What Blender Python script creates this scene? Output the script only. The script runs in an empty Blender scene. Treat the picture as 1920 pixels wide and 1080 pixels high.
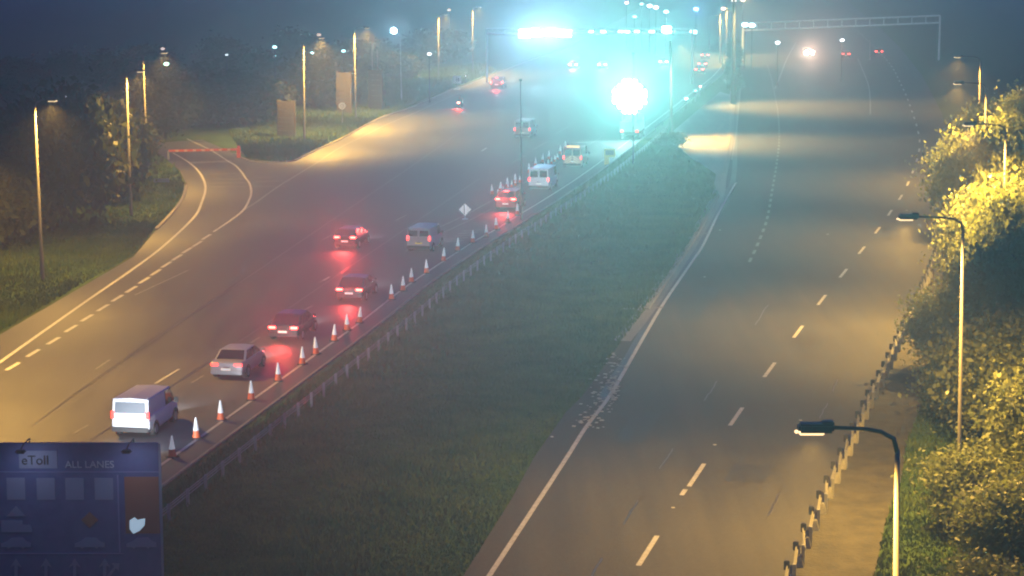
import bpy, bmesh, math, random
import numpy as np
from mathutils import Vector, Matrix
from mathutils.geometry import tessellate_polygon

random.seed(7); RNG = np.random.default_rng(7)
R = math.radians
sc = bpy.context.scene
C = sc.collection

# ------------------------------------------------------------------ camera
CAM_H, PITCH, FPX = 22.0, math.atan(631/4000), 4000.0
cam_d = bpy.data.cameras.new('camera'); cam = bpy.data.objects.new('camera', cam_d); C.objects.link(cam)
cam.location = (0, 0, CAM_H); cam.rotation_euler = (math.pi/2-PITCH, 0, 0)
cam_d.sensor_width = 36; cam_d.lens = 36*FPX/1920; cam_d.clip_end = 5000; cam_d.clip_start = 1
sc.camera = cam

# ------------------------------------------------------------------ world, exposure
SODIUM = (1.0, 0.56, 0.10)
w = bpy.data.worlds.new('World'); sc.world = w; w.use_nodes = True
nt = w.node_tree; nt.nodes.clear()
sky = nt.nodes.new('ShaderNodeTexSky'); sky.sky_type = 'NISHITA'; sky.sun_disc = False
sky.sun_elevation = R(-2.2); sky.sun_rotation = R(70)
bg = nt.nodes.new('ShaderNodeBackground'); bg.inputs['Strength'].default_value = 0.15
ow = nt.nodes.new('ShaderNodeOutputWorld')
tn = nt.nodes.new('ShaderNodeVectorMath'); tn.operation = 'MULTIPLY'; tn.inputs[1].default_value = (.25, 1.4, 11)   # deep blue dusk
nt.links.new(sky.outputs[0], tn.inputs[0]); nt.links.new(tn.outputs[0], bg.inputs[0]); nt.links.new(bg.outputs[0], ow.inputs[0])
sc.view_settings.view_transform = 'Standard'; sc.view_settings.look = 'None'
sc.view_settings.exposure = 0.0; sc.view_settings.gamma = 1.0; sc.view_settings.use_curve_mapping = False
cy = sc.cycles
cy.max_bounces = 4; cy.diffuse_bounces = 2; cy.glossy_bounces = 2; cy.transmission_bounces = 2
cy.volume_bounces = 0; cy.caustics_reflective = False; cy.caustics_refractive = False
cy.sample_clamp_indirect = 2.0; cy.use_denoising = True; cy.filter_width = 2.1

# light strengths kept together for tuning
E_LEFT, E_RIGHT, E_FAR = 16000, 14000, 20000
HAZE = 0.00115
HAZE_COL = (0.95, 0.95, 0.97)

# ------------------------------------------------------------------ picture point -> place
ca, sa = math.cos(PITCH), math.sin(PITCH)
FW, UP, RT = Vector((0, ca, -sa)), Vector((0, sa, ca)), Vector((1, 0, 0))
def ray(px, py): return FW*FPX + RT*(px-960) + UP*(540-py)
def G(px, py, z=0.0):
    d = ray(px, py); t = (z-CAM_H)/d.z
    return Vector((d.x*t, d.y*t, z))
def Q(px, py, Y):
    d = ray(px, py); t = Y/d.y
    return Vector((d.x*t, Y, CAM_H+d.z*t))
def top_of(base, px, py):      # point above the base at its distance
    return Q(px, py, base.y)

# ------------------------------------------------------------------ materials
ORD = ['first', 'second', 'third', 'fourth', 'fifth', 'sixth', 'seventh', 'eighth', 'ninth', 'tenth', 'eleventh', 'twelfth', 'thirteenth', 'fourteenth', 'fifteenth', 'sixteenth', 'seventeenth', 'eighteenth', 'nineteenth', 'twentieth', 'twenty-first', 'twenty-second']
MATS = {}
def mat(name, col, rough=0.6, metal=0.0, noise=None, emit=None, bump=None, trans=0.0, spec=0.5, coat=0.0):
    if name in MATS: return MATS[name]
    m = bpy.data.materials.new(name); m.use_nodes = True
    n = m.node_tree; b = n.nodes['Principled BSDF']
    b.inputs['Base Color'].default_value = (*col, 1); b.inputs['Roughness'].default_value = rough
    b.inputs['Metallic'].default_value = metal; b.inputs['Specular IOR Level'].default_value = spec
    b.inputs['Coat Weight'].default_value = coat
    if trans: b.inputs['Transmission Weight'].default_value = trans
    tc = n.nodes.new('ShaderNodeTexCoord')
    if noise:
        col2, scale, contrast = noise[:3]
        t = n.nodes.new('ShaderNodeTexNoise'); t.inputs['Scale'].default_value = scale; t.inputs['Detail'].default_value = 6
        t.inputs['Roughness'].default_value = 0.65
        n.links.new(tc.outputs['Object'], t.inputs['Vector'])
        r = n.nodes.new('ShaderNodeValToRGB')
        r.color_ramp.elements[0].position = 0.5-contrast; r.color_ramp.elements[1].position = 0.5+contrast
        r.color_ramp.elements[0].color = (*col, 1); r.color_ramp.elements[1].color = (*col2, 1)
        n.links.new(t.outputs['Fac'], r.inputs['Fac']); n.links.new(r.outputs['Color'], b.inputs['Base Color'])
    if bump:
        t = n.nodes.new('ShaderNodeTexNoise'); t.inputs['Scale'].default_value = bump[0]; t.inputs['Detail'].default_value = 4
        n.links.new(tc.outputs['Object'], t.inputs['Vector'])
        bp = n.nodes.new('ShaderNodeBump'); bp.inputs['Strength'].default_value = bump[1]; bp.inputs['Distance'].default_value = 0.1
        n.links.new(t.outputs['Fac'], bp.inputs['Height']); n.links.new(bp.outputs['Normal'], b.inputs['Normal'])
    if emit:
        b.inputs['Emission Color'].default_value = (*emit[0], 1); b.inputs['Emission Strength'].default_value = emit[1]
        m.cycles.emission_sampling = 'NONE'
    MATS[name] = m; return m

def asphalt(name, base=0.05, rot=0.0, wet=0.3, tint=(1, 1, 1)):
    m = bpy.data.materials.new(name); m.use_nodes = True; n = m.node_tree; L = n.links
    b = n.nodes['Principled BSDF']; tc = n.nodes.new('ShaderNodeTexCoord')
    mp = n.nodes.new('ShaderNodeMapping'); mp.inputs['Rotation'].default_value = (0, 0, rot); mp.inputs['Scale'].default_value = (0.9, 0.045, 1)
    L.new(tc.outputs['Object'], mp.inputs['Vector'])
    s = n.nodes.new('ShaderNodeTexNoise'); s.inputs['Scale'].default_value = 1.0; s.inputs['Detail'].default_value = 6; s.inputs['Roughness'].default_value = 0.6
    L.new(mp.outputs[0], s.inputs['Vector'])
    f = n.nodes.new('ShaderNodeTexNoise'); f.inputs['Scale'].default_value = 5.5; f.inputs['Detail'].default_value = 8; f.inputs['Roughness'].default_value = 0.8
    L.new(tc.outputs['Object'], f.inputs['Vector'])
    g = n.nodes.new('ShaderNodeTexNoise'); g.inputs['Scale'].default_value = 0.09; g.inputs['Detail'].default_value = 4
    L.new(tc.outputs['Object'], g.inputs['Vector'])
    def mix(a, bb, fac):
        x = n.nodes.new('ShaderNodeMath'); x.operation = 'MULTIPLY_ADD'; x.inputs[1].default_value = fac; L.new(a, x.inputs[0]); L.new(bb, x.inputs[2]); return x.outputs[0]
    z = n.nodes.new('ShaderNodeValue'); z.outputs[0].default_value = 0.0
    v = mix(s.outputs['Fac'], mix(f.outputs['Fac'], mix(g.outputs['Fac'], z.outputs[0], 0.25), 0.6), 0.3)
    r = n.nodes.new('ShaderNodeMapRange'); r.inputs['From Min'].default_value = 0.38; r.inputs['From Max'].default_value = 0.72
    r.inputs['To Min'].default_value = 0.32*base; r.inputs['To Max'].default_value = 1.95*base
    L.new(v, r.inputs['Value'])
    cc = n.nodes.new('ShaderNodeVectorMath'); cc.operation = 'SCALE'; cc.inputs[0].default_value = tint; L.new(r.outputs[0], cc.inputs['Scale'])
    L.new(cc.outputs[0], b.inputs['Base Color'])
    r2 = n.nodes.new('ShaderNodeMapRange'); r2.inputs['From Min'].default_value = 0.38; r2.inputs['From Max'].default_value = 0.72
    r2.inputs['To Min'].default_value = wet; r2.inputs['To Max'].default_value = wet+0.32
    L.new(v, r2.inputs['Value']); L.new(r2.outputs[0], b.inputs['Roughness'])
    bp = n.nodes.new('ShaderNodeBump'); bp.inputs['Strength'].default_value = 0.35; bp.inputs['Distance'].default_value = 0.05
    f2 = n.nodes.new('ShaderNodeTexNoise'); f2.inputs['Scale'].default_value = 14; f2.inputs['Detail'].default_value = 3
    L.new(tc.outputs['Object'], f2.inputs['Vector']); L.new(f2.outputs['Fac'], bp.inputs['Height']); L.new(bp.outputs['Normal'], b.inputs['Normal'])
    return m

M_ROAD_L = asphalt('asphalt_wet', 0.062, R(10), 0.44)
M_ROAD_R = asphalt('asphalt_dry', 0.050, R(-10), 0.68, (1, .98, .98))
M_SLIP = asphalt('asphalt_slip', 0.06, R(30), 0.55)
M_CONC = asphalt('worn_concrete', 0.17, 0, 0.5, (1, .96, .88))
M_VERGE = mat('sandy_verge', (.05, .048, .036), .9, noise=((.12, .11, .075), .9, .2), bump=(6, .6))
M_GRASS = mat('grass_ground', (.03, .075, .016), .95, noise=((.10, .17, .04), .8, .2), bump=(5, .8), spec=.1)
M_BLADE = mat('grass_blades', (.04, .11, .018), .8, noise=((.13, .19, .04), .35, .18), spec=.15)
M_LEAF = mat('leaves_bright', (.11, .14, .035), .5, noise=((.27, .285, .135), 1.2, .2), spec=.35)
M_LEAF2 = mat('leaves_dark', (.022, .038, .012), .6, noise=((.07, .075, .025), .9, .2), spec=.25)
def patchy(m, scale, lo):
    n = m.node_tree; b = n.nodes['Principled BSDF']; src = b.inputs['Base Color'].links[0].from_socket
    tc = n.nodes.new('ShaderNodeNewGeometry'); t = n.nodes.new('ShaderNodeTexNoise'); t.inputs['Scale'].default_value = scale; t.inputs['Detail'].default_value = 5; t.inputs['Roughness'].default_value = .7
    n.links.new(tc.outputs['Position'], t.inputs['Vector']); r_ = n.nodes.new('ShaderNodeValToRGB'); r_.color_ramp.elements[0].position = .36; r_.color_ramp.elements[1].position = .62
    r_.color_ramp.elements[0].color = (*lo, 1); r_.color_ramp.elements[1].color = (1.15, 1.15, 1.1, 1)
    mx = n.nodes.new('ShaderNodeMix'); mx.data_type = 'RGBA'; mx.blend_type = 'MULTIPLY'; mx.inputs[0].default_value = 1
    n.links.new(src, mx.inputs[6]); n.links.new(r_.outputs[0], mx.inputs[7]); n.links.new(mx.outputs[2], b.inputs['Base Color'])
patchy(M_GRASS, .22, (.55, .42, .4)); patchy(M_BLADE, .22, (.6, .48, .45)); patchy(M_VERGE, .6, (.5, .5, .5))
def translucent(m, k, col):
    n = m.node_tree; b = n.nodes['Principled BSDF']; out = n.nodes['Material Output']; tr = n.nodes.new('ShaderNodeBsdfTranslucent'); mx = n.nodes.new('ShaderNodeMixShader')
    tr.inputs['Color'].default_value = (*col, 1); mx.inputs[0].default_value = k
    n.links.new(b.outputs[0], mx.inputs[1]); n.links.new(tr.outputs[0], mx.inputs[2]); n.links.new(mx.outputs[0], out.inputs['Surface'])
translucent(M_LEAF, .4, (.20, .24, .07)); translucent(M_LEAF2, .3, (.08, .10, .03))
M_BARK = mat('bark', (.06, .045, .03), .9, bump=(9, .7))
M_PAINT = mat('road_paint', (.62, .62, .58), .55, noise=((.36, .35, .32), 4, .22))
M_PAINT_OLD = mat('worn_paint', (.30, .30, .28), .6, noise=((.10, .10, .09), 3, .2))
M_KERB = mat('kerb_concrete', (.34, .32, .28), .8, noise=((.2, .19, .16), 2.5, .2))
M_GALV = mat('galvanised', (.42, .42, .40), .45, .3, noise=((.28, .28, .27), 3, .2))
M_DULL = mat('dull_column', (.15, .14, .13), .65)
M_DARKM = mat('dark_metal', (.03, .03, .035), .5, .2)
M_COLUMN = mat('dark_column', (.02, .022, .026), .6)
M_HEAD = mat('lamp_casing', (.035, .037, .045), .45)
M_SLENS = mat('sodium_lens', (.9, .7, .4), .3, emit=((1, .72, .38), 1.6))
M_WHITE = mat('white_paintwork', (.72, .73, .74), .32, coat=.3)
M_SILVER = mat('silver_paintwork', (.42, .43, .45), .3, .4, coat=.4)
M_GREY = mat('grey_paintwork', (.45, .45, .46), .35, .2, coat=.3)
M_DARKP = mat('dark_paintwork', (.03, .03, .036), .25, coat=.6)
M_REDP = mat('red_paintwork', (.28, .02, .02), .3, coat=.5)
M_BLACKP = mat('black_plastic', (.02, .02, .02), .6)
M_GLASS = mat('car_glass', (.012, .014, .018), .08, spec=.9)
M_TYRE = mat('tyre_rubber', (.015, .015, .015), .85)
M_RIM = mat('wheel_rim', (.4, .4, .42), .35, .7)
M_TAIL = mat('tail_light_red', (.5, .01, .01), .3, emit=((1, .05, .04), 5))
M_BRAKE = mat('brake_light_red', (.6, .02, .01), .3, emit=((1, .06, .045), 18))
M_HLAMP = mat('headlight_lens', (.9, .9, .9), .2, emit=((.9, .95, 1), 12))
M_PLATE = mat('plate_white', (.75, .75, .7), .4, emit=((1, .95, .85), .35))
M_PLATEY = mat('plate_yellow', (.75, .6, .1), .4, emit=((1, .8, .2), .25))
M_ORANGE = mat('cone_orange', (.75, .13, .03), .5)
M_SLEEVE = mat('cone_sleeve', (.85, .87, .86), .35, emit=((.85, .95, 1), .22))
M_BOOM = mat('boom_red', (.75, .13, .06), .5)
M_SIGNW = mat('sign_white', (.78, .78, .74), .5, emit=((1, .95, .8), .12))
M_TIMBER = mat('timber_board', (.045, .036, .02), .85, noise=((.10, .078, .04), 2.2, .2), bump=(3, .4))
M_YELLOW = mat('works_yellow', (.7, .55, .08), .5)
M_ROPE = mat('steel_rope', (.35, .35, .35), .4, .5)

# ------------------------------------------------------------------ object helpers
def link(name, me, m=None, parent=None):
    o = bpy.data.objects.new(name, me); C.objects.link(o)
    if m is not None:
        for x in (m if isinstance(m, (list, tuple)) else [m]): me.materials.append(x)
    if parent is not None: o.parent = parent
    return o
def empty(name, label, cat, loc=(0, 0, 0), rz=0.0, group=None):
    o = bpy.data.objects.new(name, None); C.objects.link(o); o.empty_display_size = .3
    o.location = loc; o.rotation_euler = (0, 0, rz); tag(o, label, cat, group); return o
def tag(o, label, cat, group=None):
    o['label'] = label; o['category'] = cat
    if group: o['group'] = group
    return o
def bm_obj(name, bm, m=None, parent=None, smooth=False):
    bmesh.ops.recalc_face_normals(bm, faces=bm.faces[:])
    me = bpy.data.meshes.new(name); bm.to_mesh(me); bm.free()
    if smooth:
        for p in me.polygons: p.use_smooth = True
    return link(name, me, m, parent)
def box(bm, c, s, rz=0.0, rx=0.0, bev=0.0, taper=None):
    r = bmesh.ops.create_cube(bm, size=1); vs = r['verts']
    for v in vs:
        if taper and v.co.z > 0: v.co.x *= taper[0]; v.co.y *= taper[1]
        v.co.x *= s[0]; v.co.y *= s[1]; v.co.z *= s[2]
    if bev:
        es = list({e for v in vs for e in v.link_edges})
        rr = bmesh.ops.bevel(bm, geom=es, offset=bev, segments=2, affect='EDGES')
        vs = list({v for f in rr['faces'] for v in f.verts} | {v for v in vs if v.is_valid})
    M = Matrix.Translation(c) @ Matrix.Rotation(rz, 4, 'Z') @ Matrix.Rotation(rx, 4, 'X')
    bmesh.ops.transform(bm, matrix=M, verts=vs)
    return vs
def tube(bm, pts, radii, seg=8, cap=True):
    pts = [Vector(p) for p in pts]
    if not isinstance(radii, (list, tuple)): radii = [radii]*len(pts)
    rings = []; n = len(pts)
    prev = None
    for i, p in enumerate(pts):
        d = (pts[min(i+1, n-1)]-pts[max(i-1, 0)]).normalized()
        ref = prev if prev is not None else (Vector((0, 0, 1)) if abs(d.z) < .9 else Vector((1, 0, 0)))
        a = d.cross(ref).normalized() if prev is None else (prev - d*prev.dot(d)).normalized()
        prev = a; b = d.cross(a)
        rings.append([bm.verts.new(p+(a*math.cos(t)+b*math.sin(t))*radii[i]) for t in [2*math.pi*k/seg for k in range(seg)]])
    for i in range(n-1):
        for k in range(seg):
            bm.faces.new((rings[i][k], rings[i][(k+1) % seg], rings[i+1][(k+1) % seg], rings[i+1][k]))
    if cap:
        bm.faces.new(rings[0]); bm.faces.new(rings[-1])
def disc_cyl(bm, c, axis, r, h, seg=16, r2=None):
    a = Vector(axis).normalized(); tube(bm, [Vector(c)-a*h/2, Vector(c)+a*h/2], [r, r if r2 is None else r2], seg)
def npmesh(name, verts, faces_n, m, parent=None, kind=None, k=4):
    me = bpy.data.meshes.new(name); nf = len(faces_n)
    me.vertices.add(len(verts)); me.vertices.foreach_set('co', np.asarray(verts, dtype=np.float32).ravel())
    me.loops.add(nf*k); me.loops.foreach_set('vertex_index', np.asarray(faces_n, dtype=np.int32).ravel())
    me.polygons.add(nf); me.polygons.foreach_set('loop_start', np.arange(0, nf*k, k, dtype=np.int32))
    me.polygons.foreach_set('loop_total', np.full(nf, k, dtype=np.int32))
    me.update(calc_edges=True)
    o = link(name, me, m, parent)
    if kind: o['kind'] = kind
    return o
def sheet(name, pts, z, m, parent=None, structure=True):
    pts = [Vector((p.x, p.y, z)) for p in pts]
    tris = tessellate_polygon([pts]); me = bpy.data.meshes.new(name)
    fs = []
    for t in tris:
        a, b, c = (pts[i] for i in t)
        fs.append(t if (b-a).cross(c-a).z > 0 else t[::-1])
    me.from_pydata([p[:] for p in pts], [], fs)
    o = link(name, me, m, parent)
    if structure and parent is None: o['kind'] = 'structure'
    return o
def smooth_line(pts, step=2.0):
    """Catmull-Rom through ground points, resampled by length."""
    P = [Vector((p.x, p.y, 0)) for p in pts]; out = []
    for i in range(len(P)-1):
        p0, p1, p2, p3 = P[max(i-1, 0)], P[i], P[i+1], P[min(i+2, len(P)-1)]
        n = max(1, int((p2-p1).length/step))
        for k in range(n):
            t = k/n
            out.append(.5*((2*p1)+(p2-p0)*t+(2*p0-5*p1+4*p2-p3)*t*t+(3*p1-p0-3*p2+p3)*t**3))
    out.append(P[-1]); return out
def linear(pts): return [Vector((p.x, p.y, 0)) for p in pts]
def normals2(line):
    ns = []
    for i in range(len(line)):
        d = line[min(i+1, len(line)-1)]-line[max(i-1, 0)]; d.z = 0; d.normalize(); ns.append(Vector((d.y, -d.x, 0)))
    return ns           # points to the right of travel
def offset(line, o):
    return [p+n*o for p, n in zip(line, normals2(line))]
def ribbon(name, line, wd, z, m, parent, height=0.0):
    ns = normals2(line); V = []; F = []
    for p, n in zip(line, ns):
        a, b = p+n*wd/2, p-n*wd/2
        if height:
            V += [(a.x, a.y, 0), (a.x, a.y, height), (b.x, b.y, height), (b.x, b.y, 0)]
        else: V += [(a.x, a.y, z), (b.x, b.y, z)]
    k = 4 if height else 2
    for i in range(len(line)-1):
        for j in range(k-1):
            F.append((i*k+j, (i+1)*k+j, (i+1)*k+j+1, i*k+j+1))
    if height:
        F.append((0, 1, 2, 3)); e = (len(line)-1)*k; F.append((e, e+3, e+2, e+1))
    me = bpy.data.meshes.new(name); me.from_pydata(V, [], F)
    bm = bmesh.new(); bm.from_mesh(me); bmesh.ops.recalc_face_normals(bm, faces=bm.faces[:]); 
    if not height:
        for f in bm.faces:
            if f.normal.z < 0: f.normal_flip()
    bm.to_mesh(me); bm.free()
    return link(name, me, m, parent)
def arclen(line):
    s = [0.0]
    for a, b in zip(line, line[1:]): s.append(s[-1]+(b-a).length)
    return s
def at_len(line, s, d):
    for i in range(len(line)-1):
        if s[i+1] >= d:
            t = (d-s[i])/max(1e-6, s[i+1]-s[i]); return line[i].lerp(line[i+1], t)
    return line[-1].copy()
def dashes(line, period, mark, wd, z, m, parent, start=0.0, name='lane_dash', end=None):
    s = arclen(line); d = start; end = end or s[-1]
    while d+mark <= end:
        ribbon(name, [at_len(line, s, d), at_len(line, s, d+mark/2), at_len(line, s, d+mark)], wd, z, m, parent); d += period
def pxs(l): return [G(*p) for p in l]

# ------------------------------------------------------------------ haze (closed box round everything)
bm = bmesh.new(); box(bm, (0, 1090, 15.5), (2000, 2260, 33))
haze = bm_obj('haze', bm); haze['kind'] = 'stuff'; haze['label'] = 'thin damp night mist over the motorway'
hm = bpy.data.materials.new('mist'); hm.use_nodes = True; hm.node_tree.nodes.clear()
hv = hm.node_tree.nodes.new('ShaderNodeVolumePrincipled'); ho = hm.node_tree.nodes.new('ShaderNodeOutputMaterial')
hv.inputs['Color'].default_value = (*HAZE_COL, 1); hv.inputs['Density'].default_value = HAZE; hv.inputs['Anisotropy'].default_value = 0.74
hm.node_tree.links.new(hv.outputs[0], ho.inputs['Volume']); haze.data.materials.append(hm)

# ------------------------------------------------------------------ ground
sheet('ground', [Vector((-950, -30, 0)), Vector((950, -30, 0)), Vector((950, 2200, 0)), Vector((-950, 2200, 0))], 0, M_GRASS)

# main lines (travel direction away from the camera)
MED = smooth_line(pxs([(-150, 1205), (0, 1095), (230, 925), (323, 858), (521.6, 716), (674, 606), (771.5, 531), (886.5, 455), (931, 430), (970, 405),
                       (1017, 377), (1085, 333), (1150, 286), (1230, 226), (1300, 172), (1340, 140), (1360, 112), (1368, 84), (1365, 50), (1352, 10), (1345, -15)]))
LEDGE_K = pxs([(-260, 840), (-120, 720), (0, 628), (150, 540), (250, 482), (293, 431), (321, 402), (342, 374), (350, 347), (338, 322), (314, 300), (290, 285), (262, 270)])
SLIP_R = pxs([(380, 262), (430, 284), (462, 300), (520, 305), (554, 302)])
KERB_L = pxs([(554, 302), (590, 284), (642, 260), (688, 234), (725, 217), (771, 202), (841, 171), (878, 159), (930, 138), (985, 117), (1060, 90), (1130, 55), (1200, 14), (1232, -15)])
poly = LEDGE_K + SLIP_R + KERB_L[1:]
MEDS = MED[::6]+[MED[-1]]
poly += offset(MEDS, 1.3)[::-1]
road_l = sheet('motorway_carriageway', poly, .02, M_ROAD_L)
road_l['label'] = 'wet carriageway on the left carrying the queue of traffic'
# right carriageway
RL = pxs([(770, 1205), (870, 1078), (960, 935), (1000, 860), (1060, 775), (1090, 745), (1120, 705), (1165, 640), (1210, 582), (1271, 494), (1306, 440), (1347, 367), (1352, 332), (1366, 262), (1370, 200), (1380, 140), (1386, 90), (1390, 50), (1394, 0), (1395, -15)])
RR = pxs([(1420, 1220), (1497, 1064), (1529, 990), (1556, 930), (1583, 872), (1609, 815), (1635, 757), (1661, 708), (1693, 636), (1742, 540), (1775, 450), (1795, 370), (1790, 300), (1765, 210), (1728, 140), (1690, 92), (1650, 52), (1600, 12), (1575, -15)])
road_r = sheet('opposite_carriageway', RL+RR[::-1], .02, M_ROAD_R)
road_r['label'] = 'empty carriageway on the right of the grass median'
# paved crossover through the median
cross = sheet('median_crossover', pxs([(1262, 246), (1272, 276), (1300, 300), (1330, 318), (1350, 332), (1368, 262), (1372, 178), (1350, 172), (1310, 205)]), .012, M_CONC)
# hard strips, gutters and channels
ribbon('drainage_channel', smooth_line(pxs([(1165, 640), (1212, 581), (1271, 494), (1306, 440), (1346, 367), (1352, 332), (1366, 262), (1371, 200), (1380, 145)])), 1.1, .03, M_CONC, road_r)
KR = smooth_line(pxs([(1212, 581), (1271, 494), (1306, 440), (1346, 367)]))
ribbon('kerb', KR, .34, 0, M_KERB, road_r, .13)
KR2 = smooth_line(pxs([(1356, 328), (1367, 262), (1371, 200), (1380, 145), (1386, 100)]))
ribbon('kerb', KR2, .28, 0, M_KERB, road_r, .13)
for a, b in (((1168, 580), (1190, 580)), ((1212, 580), (1244, 577)), ((1304, 441), (1327, 438)), ((1344, 330), (1362, 330)), ((1262, 246), (1368, 242)), ((1356, 232), (1322, 285))):
    ribbon('drain_grating', [G(*a), G(*b)], .35 if a[0] < 1250 else .5, .045, M_KERB, road_r)
M_WET = asphalt('wet_gutter', .05, R(-14), .34)
ribbon('wet_channel', smooth_line(pxs([(1128, 752), (1150, 712), (1178, 672), (1224, 590), (1262, 532), (1293, 486), (1316, 450), (1341, 400), (1360, 365), (1376, 330), (1379, 250), (1384, 190), (1390, 140)])), .5, .028, M_WET, road_r)
M_SEAM = mat('tar_seam', (.016, .016, .018), .35); M_PATCH = asphalt('asphalt_patch', .035, R(-12), .55)
for x0, y0, x1, y1 in ((1105, 1090, 1128, 1048), (1168, 985, 1196, 940), (1238, 880, 1262, 842), (1320, 752, 1345, 715), (1416, 610, 1440, 572), (1440, 968, 1462, 925), (1537, 785, 1551, 757), (1560, 735, 1572, 712)):
    n_ = 7; pp = [G(x0+(x1-x0)*k/n_+random.gauss(0, 1.2), y0+(y1-y0)*k/n_) for k in range(n_+1)]
    ribbon('sealed_crack', pp, .05, .026, M_SEAM, road_r)
for a, b, wd in (((1180, 830), (1215, 775), 1.3), ((1395, 905), (1415, 872), 1.7), ((1290, 600), (1330, 540), 1.5), ((1500, 700), (1512, 680), 2.2)):
    ribbon('asphalt_patch', [G(*a), G(*b)], wd, .025, M_PATCH, road_r)
for pts in ([(60, 800), (180, 712), (330, 610), (480, 510), (620, 415), (760, 320), (860, 250)], [(-40, 960), (150, 840), (330, 720), (500, 607), (620, 525), (760, 430), (900, 335)]):
    ribbon('tar_seam', smooth_line(pxs(pts)), .07, .026, M_SEAM, road_l)
# sandy verge right of the right barrier
V1 = RR[:11]
vr = [G(1560, 1220), G(1640, 1080), G(1660, 980), G(1690, 900), G(1700, 830), G(1725, 770), G(1735, 700), G(1760, 620), G(1790, 540), G(1800, 450), G(1812, 380)]
sheet('verge', V1+vr[::-1], .012, M_VERGE)

# --- painted lines, left carriageway
P1 = .034
ribbon('edge_line', MED, .16, P1, M_PAINT, road_l)
EDGE = offset(MED, 1.25)
ribbon('kerb', EDGE[:int(len(EDGE)*.5)], .14, 0, M_KERB, road_l, .08)
LE = smooth_line(pxs([(-250, 860), (-120, 765), (0, 680), (157, 569), (244, 509), (305.5, 463), (363.6, 408), (379, 377.5), (385, 356), (382, 338), (370, 319), (351, 303), (324, 287)]), .8)
ribbon('edge_line', LE, .22, P1, M_PAINT, road_l)
ribbon('kerb', smooth_line(pxs([(293, 431), (321, 402), (342, 374), (349, 347)]), .8), .25, 0, M_KERB, road_l, .13)
ribbon('kerb', smooth_line(KERB_L), .2, 0, M_KERB, road_l, .13)
ribbon('kerb', smooth_line(pxs([(440, 289), (470, 303), (520, 305), (554, 302)]), .8), .2, 0, M_KERB, road_l, .13)
for cx, cyy in ((24, 688), (62, 663), (100, 640), (133, 617), (163, 597), (193, 578), (220, 560), (246, 543.5), (270, 526.5), (292, 511.5), (312, 497), (332, 483.5), (351, 470), (370, 458), (387, 445)):
    sl = 0.60*(771/(cyy+91))**.1; h = 12*(cyy+91)/780
    ribbon('lane_dash', [G(cx-h, cyy+h*sl), G(cx+h, cyy-h*sl)], .26, P1, M_PAINT, road_l)
S1 = smooth_line(pxs([(400, 435.5), (428, 417), (455, 396), (466, 378), (471, 362), (468, 345), (460, 334), (452, 322), (440, 310), (428, 303), (397, 283), (370, 270), (351, 261)]), .7)
ribbon('slip_line', S1, .2, P1+.004, M_PAINT, road_l)
ribbon('edge_line', smooth_line(pxs([(457, 394), (480, 380), (522, 350), (587, 310), (635, 278.5), (676, 258), (720, 236), (780, 211), (832, 187), (917, 152), (975, 126)])), .2, P1, M_PAINT_OLD, road_l)
for y, x0, x1 in ((327, 384, 452), (337, 386, 462), (344, 387, 468), (351, 387, 540), (333, 472, 510), (341, 476, 545)):
    ribbon('rumble_line', [G(x0, y), G(x1, y-1)], .22, P1-.004, M_PAINT_OLD, road_l)
for k in range(9):
    x = 357+k*8.5; y = 305.5-k*.35
    ribbon('give_way_mark', [G(x, y+1.8), G(x+5.5, y-1.6)], .5, P1-.004, M_PAINT_OLD, road_l)
for a, b in (((253, 554), (354, 507)), ((180, 693), (206, 675)), ((470, 644), (487, 633)), ((359, 719), (382, 705)), ((598, 531), (612, 523)), ((560, 588), (586, 574)),
             ((672, 443), (690, 436)), ((740, 415), (762, 404)), ((960, 306), (985, 292)), ((1000, 281), (1026, 266)), ((137, 815), (165, 798)), ((760, 472), (784, 459)), ((1040, 252), (1070, 236)), ((605, 450), (623, 441))):
    ribbon('lane_dash', [G(*a), G(*b)], .14, P1, M_PAINT_OLD, road_l)
for a, b in (((291, 720.5), (336, 693)), ((903, 284), (912, 278)), ((606, 527), (618, 520)), ((275, 741), (291, 736)), ((668, 443), (690, 436))):
    ribbon('lane_dash', [G(*a), G(*b)], .16, P1+.004, M_PAINT, road_l)
ribbon('lane_line', [G(808, 434), G(873, 404), G(925, 375), G(985, 342), G(1052, 303), G(1130, 256)], .14, P1, M_PAINT_OLD, road_l)
ribbon('lane_line', [G(820, 442), G(878, 415), G(922, 392)], .12, P1, M_PAINT_OLD, road_l)
for k in range(5):
    y = 434+k*5
    ribbon('hatch_mark', [G(868-k*8, y), G(905-k*9, y-3)], .3, P1-.004, M_PAINT_OLD, road_l)
# --- painted lines, right carriageway
REL = smooth_line(pxs([(850, 1180), (918, 1080), (1000, 955), (1064, 857), (1100, 800), (1135, 755), (1163, 710), (1205, 636), (1242, 573), (1271, 530), (1300, 488), (1319, 459), (1345, 405), (1364, 370), (1380, 343)]))
ribbon('edge_line', REL, .2, P1, M_PAINT, road_r)
ribbon('edge_line', smooth_line(pxs([(1372, 300), (1381, 240), (1387, 180), (1392, 140)])), .15, P1, M_PAINT_OLD, road_r)
DL = smooth_line(pxs([(1120, 1180), (1197, 1062), (1234, 1003), (1300, 901), (1377, 787), (1441, 697), (1495, 625), (1541, 563), (1583, 511), (1618, 467), (1651, 425), (1675, 390), (1695, 360), (1711, 324), (1721, 293), (1724, 262), (1712, 215), (1690, 160), (1660, 110), (1600, 50)]))
sl = arclen(DL)
d0 = min(range(len(DL)), key=lambda i: (DL[i]-G(1198, 1060).xy.to_3d()).length)
dashes(DL, 11.9, 4.1, .2, P1, M_PAINT, road_r, sl[d0], end=sl[-1])
ribbon('lane_dash', [G(1278, 930), G(1285, 919)], .2, P1, M_PAINT, road_r)
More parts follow.
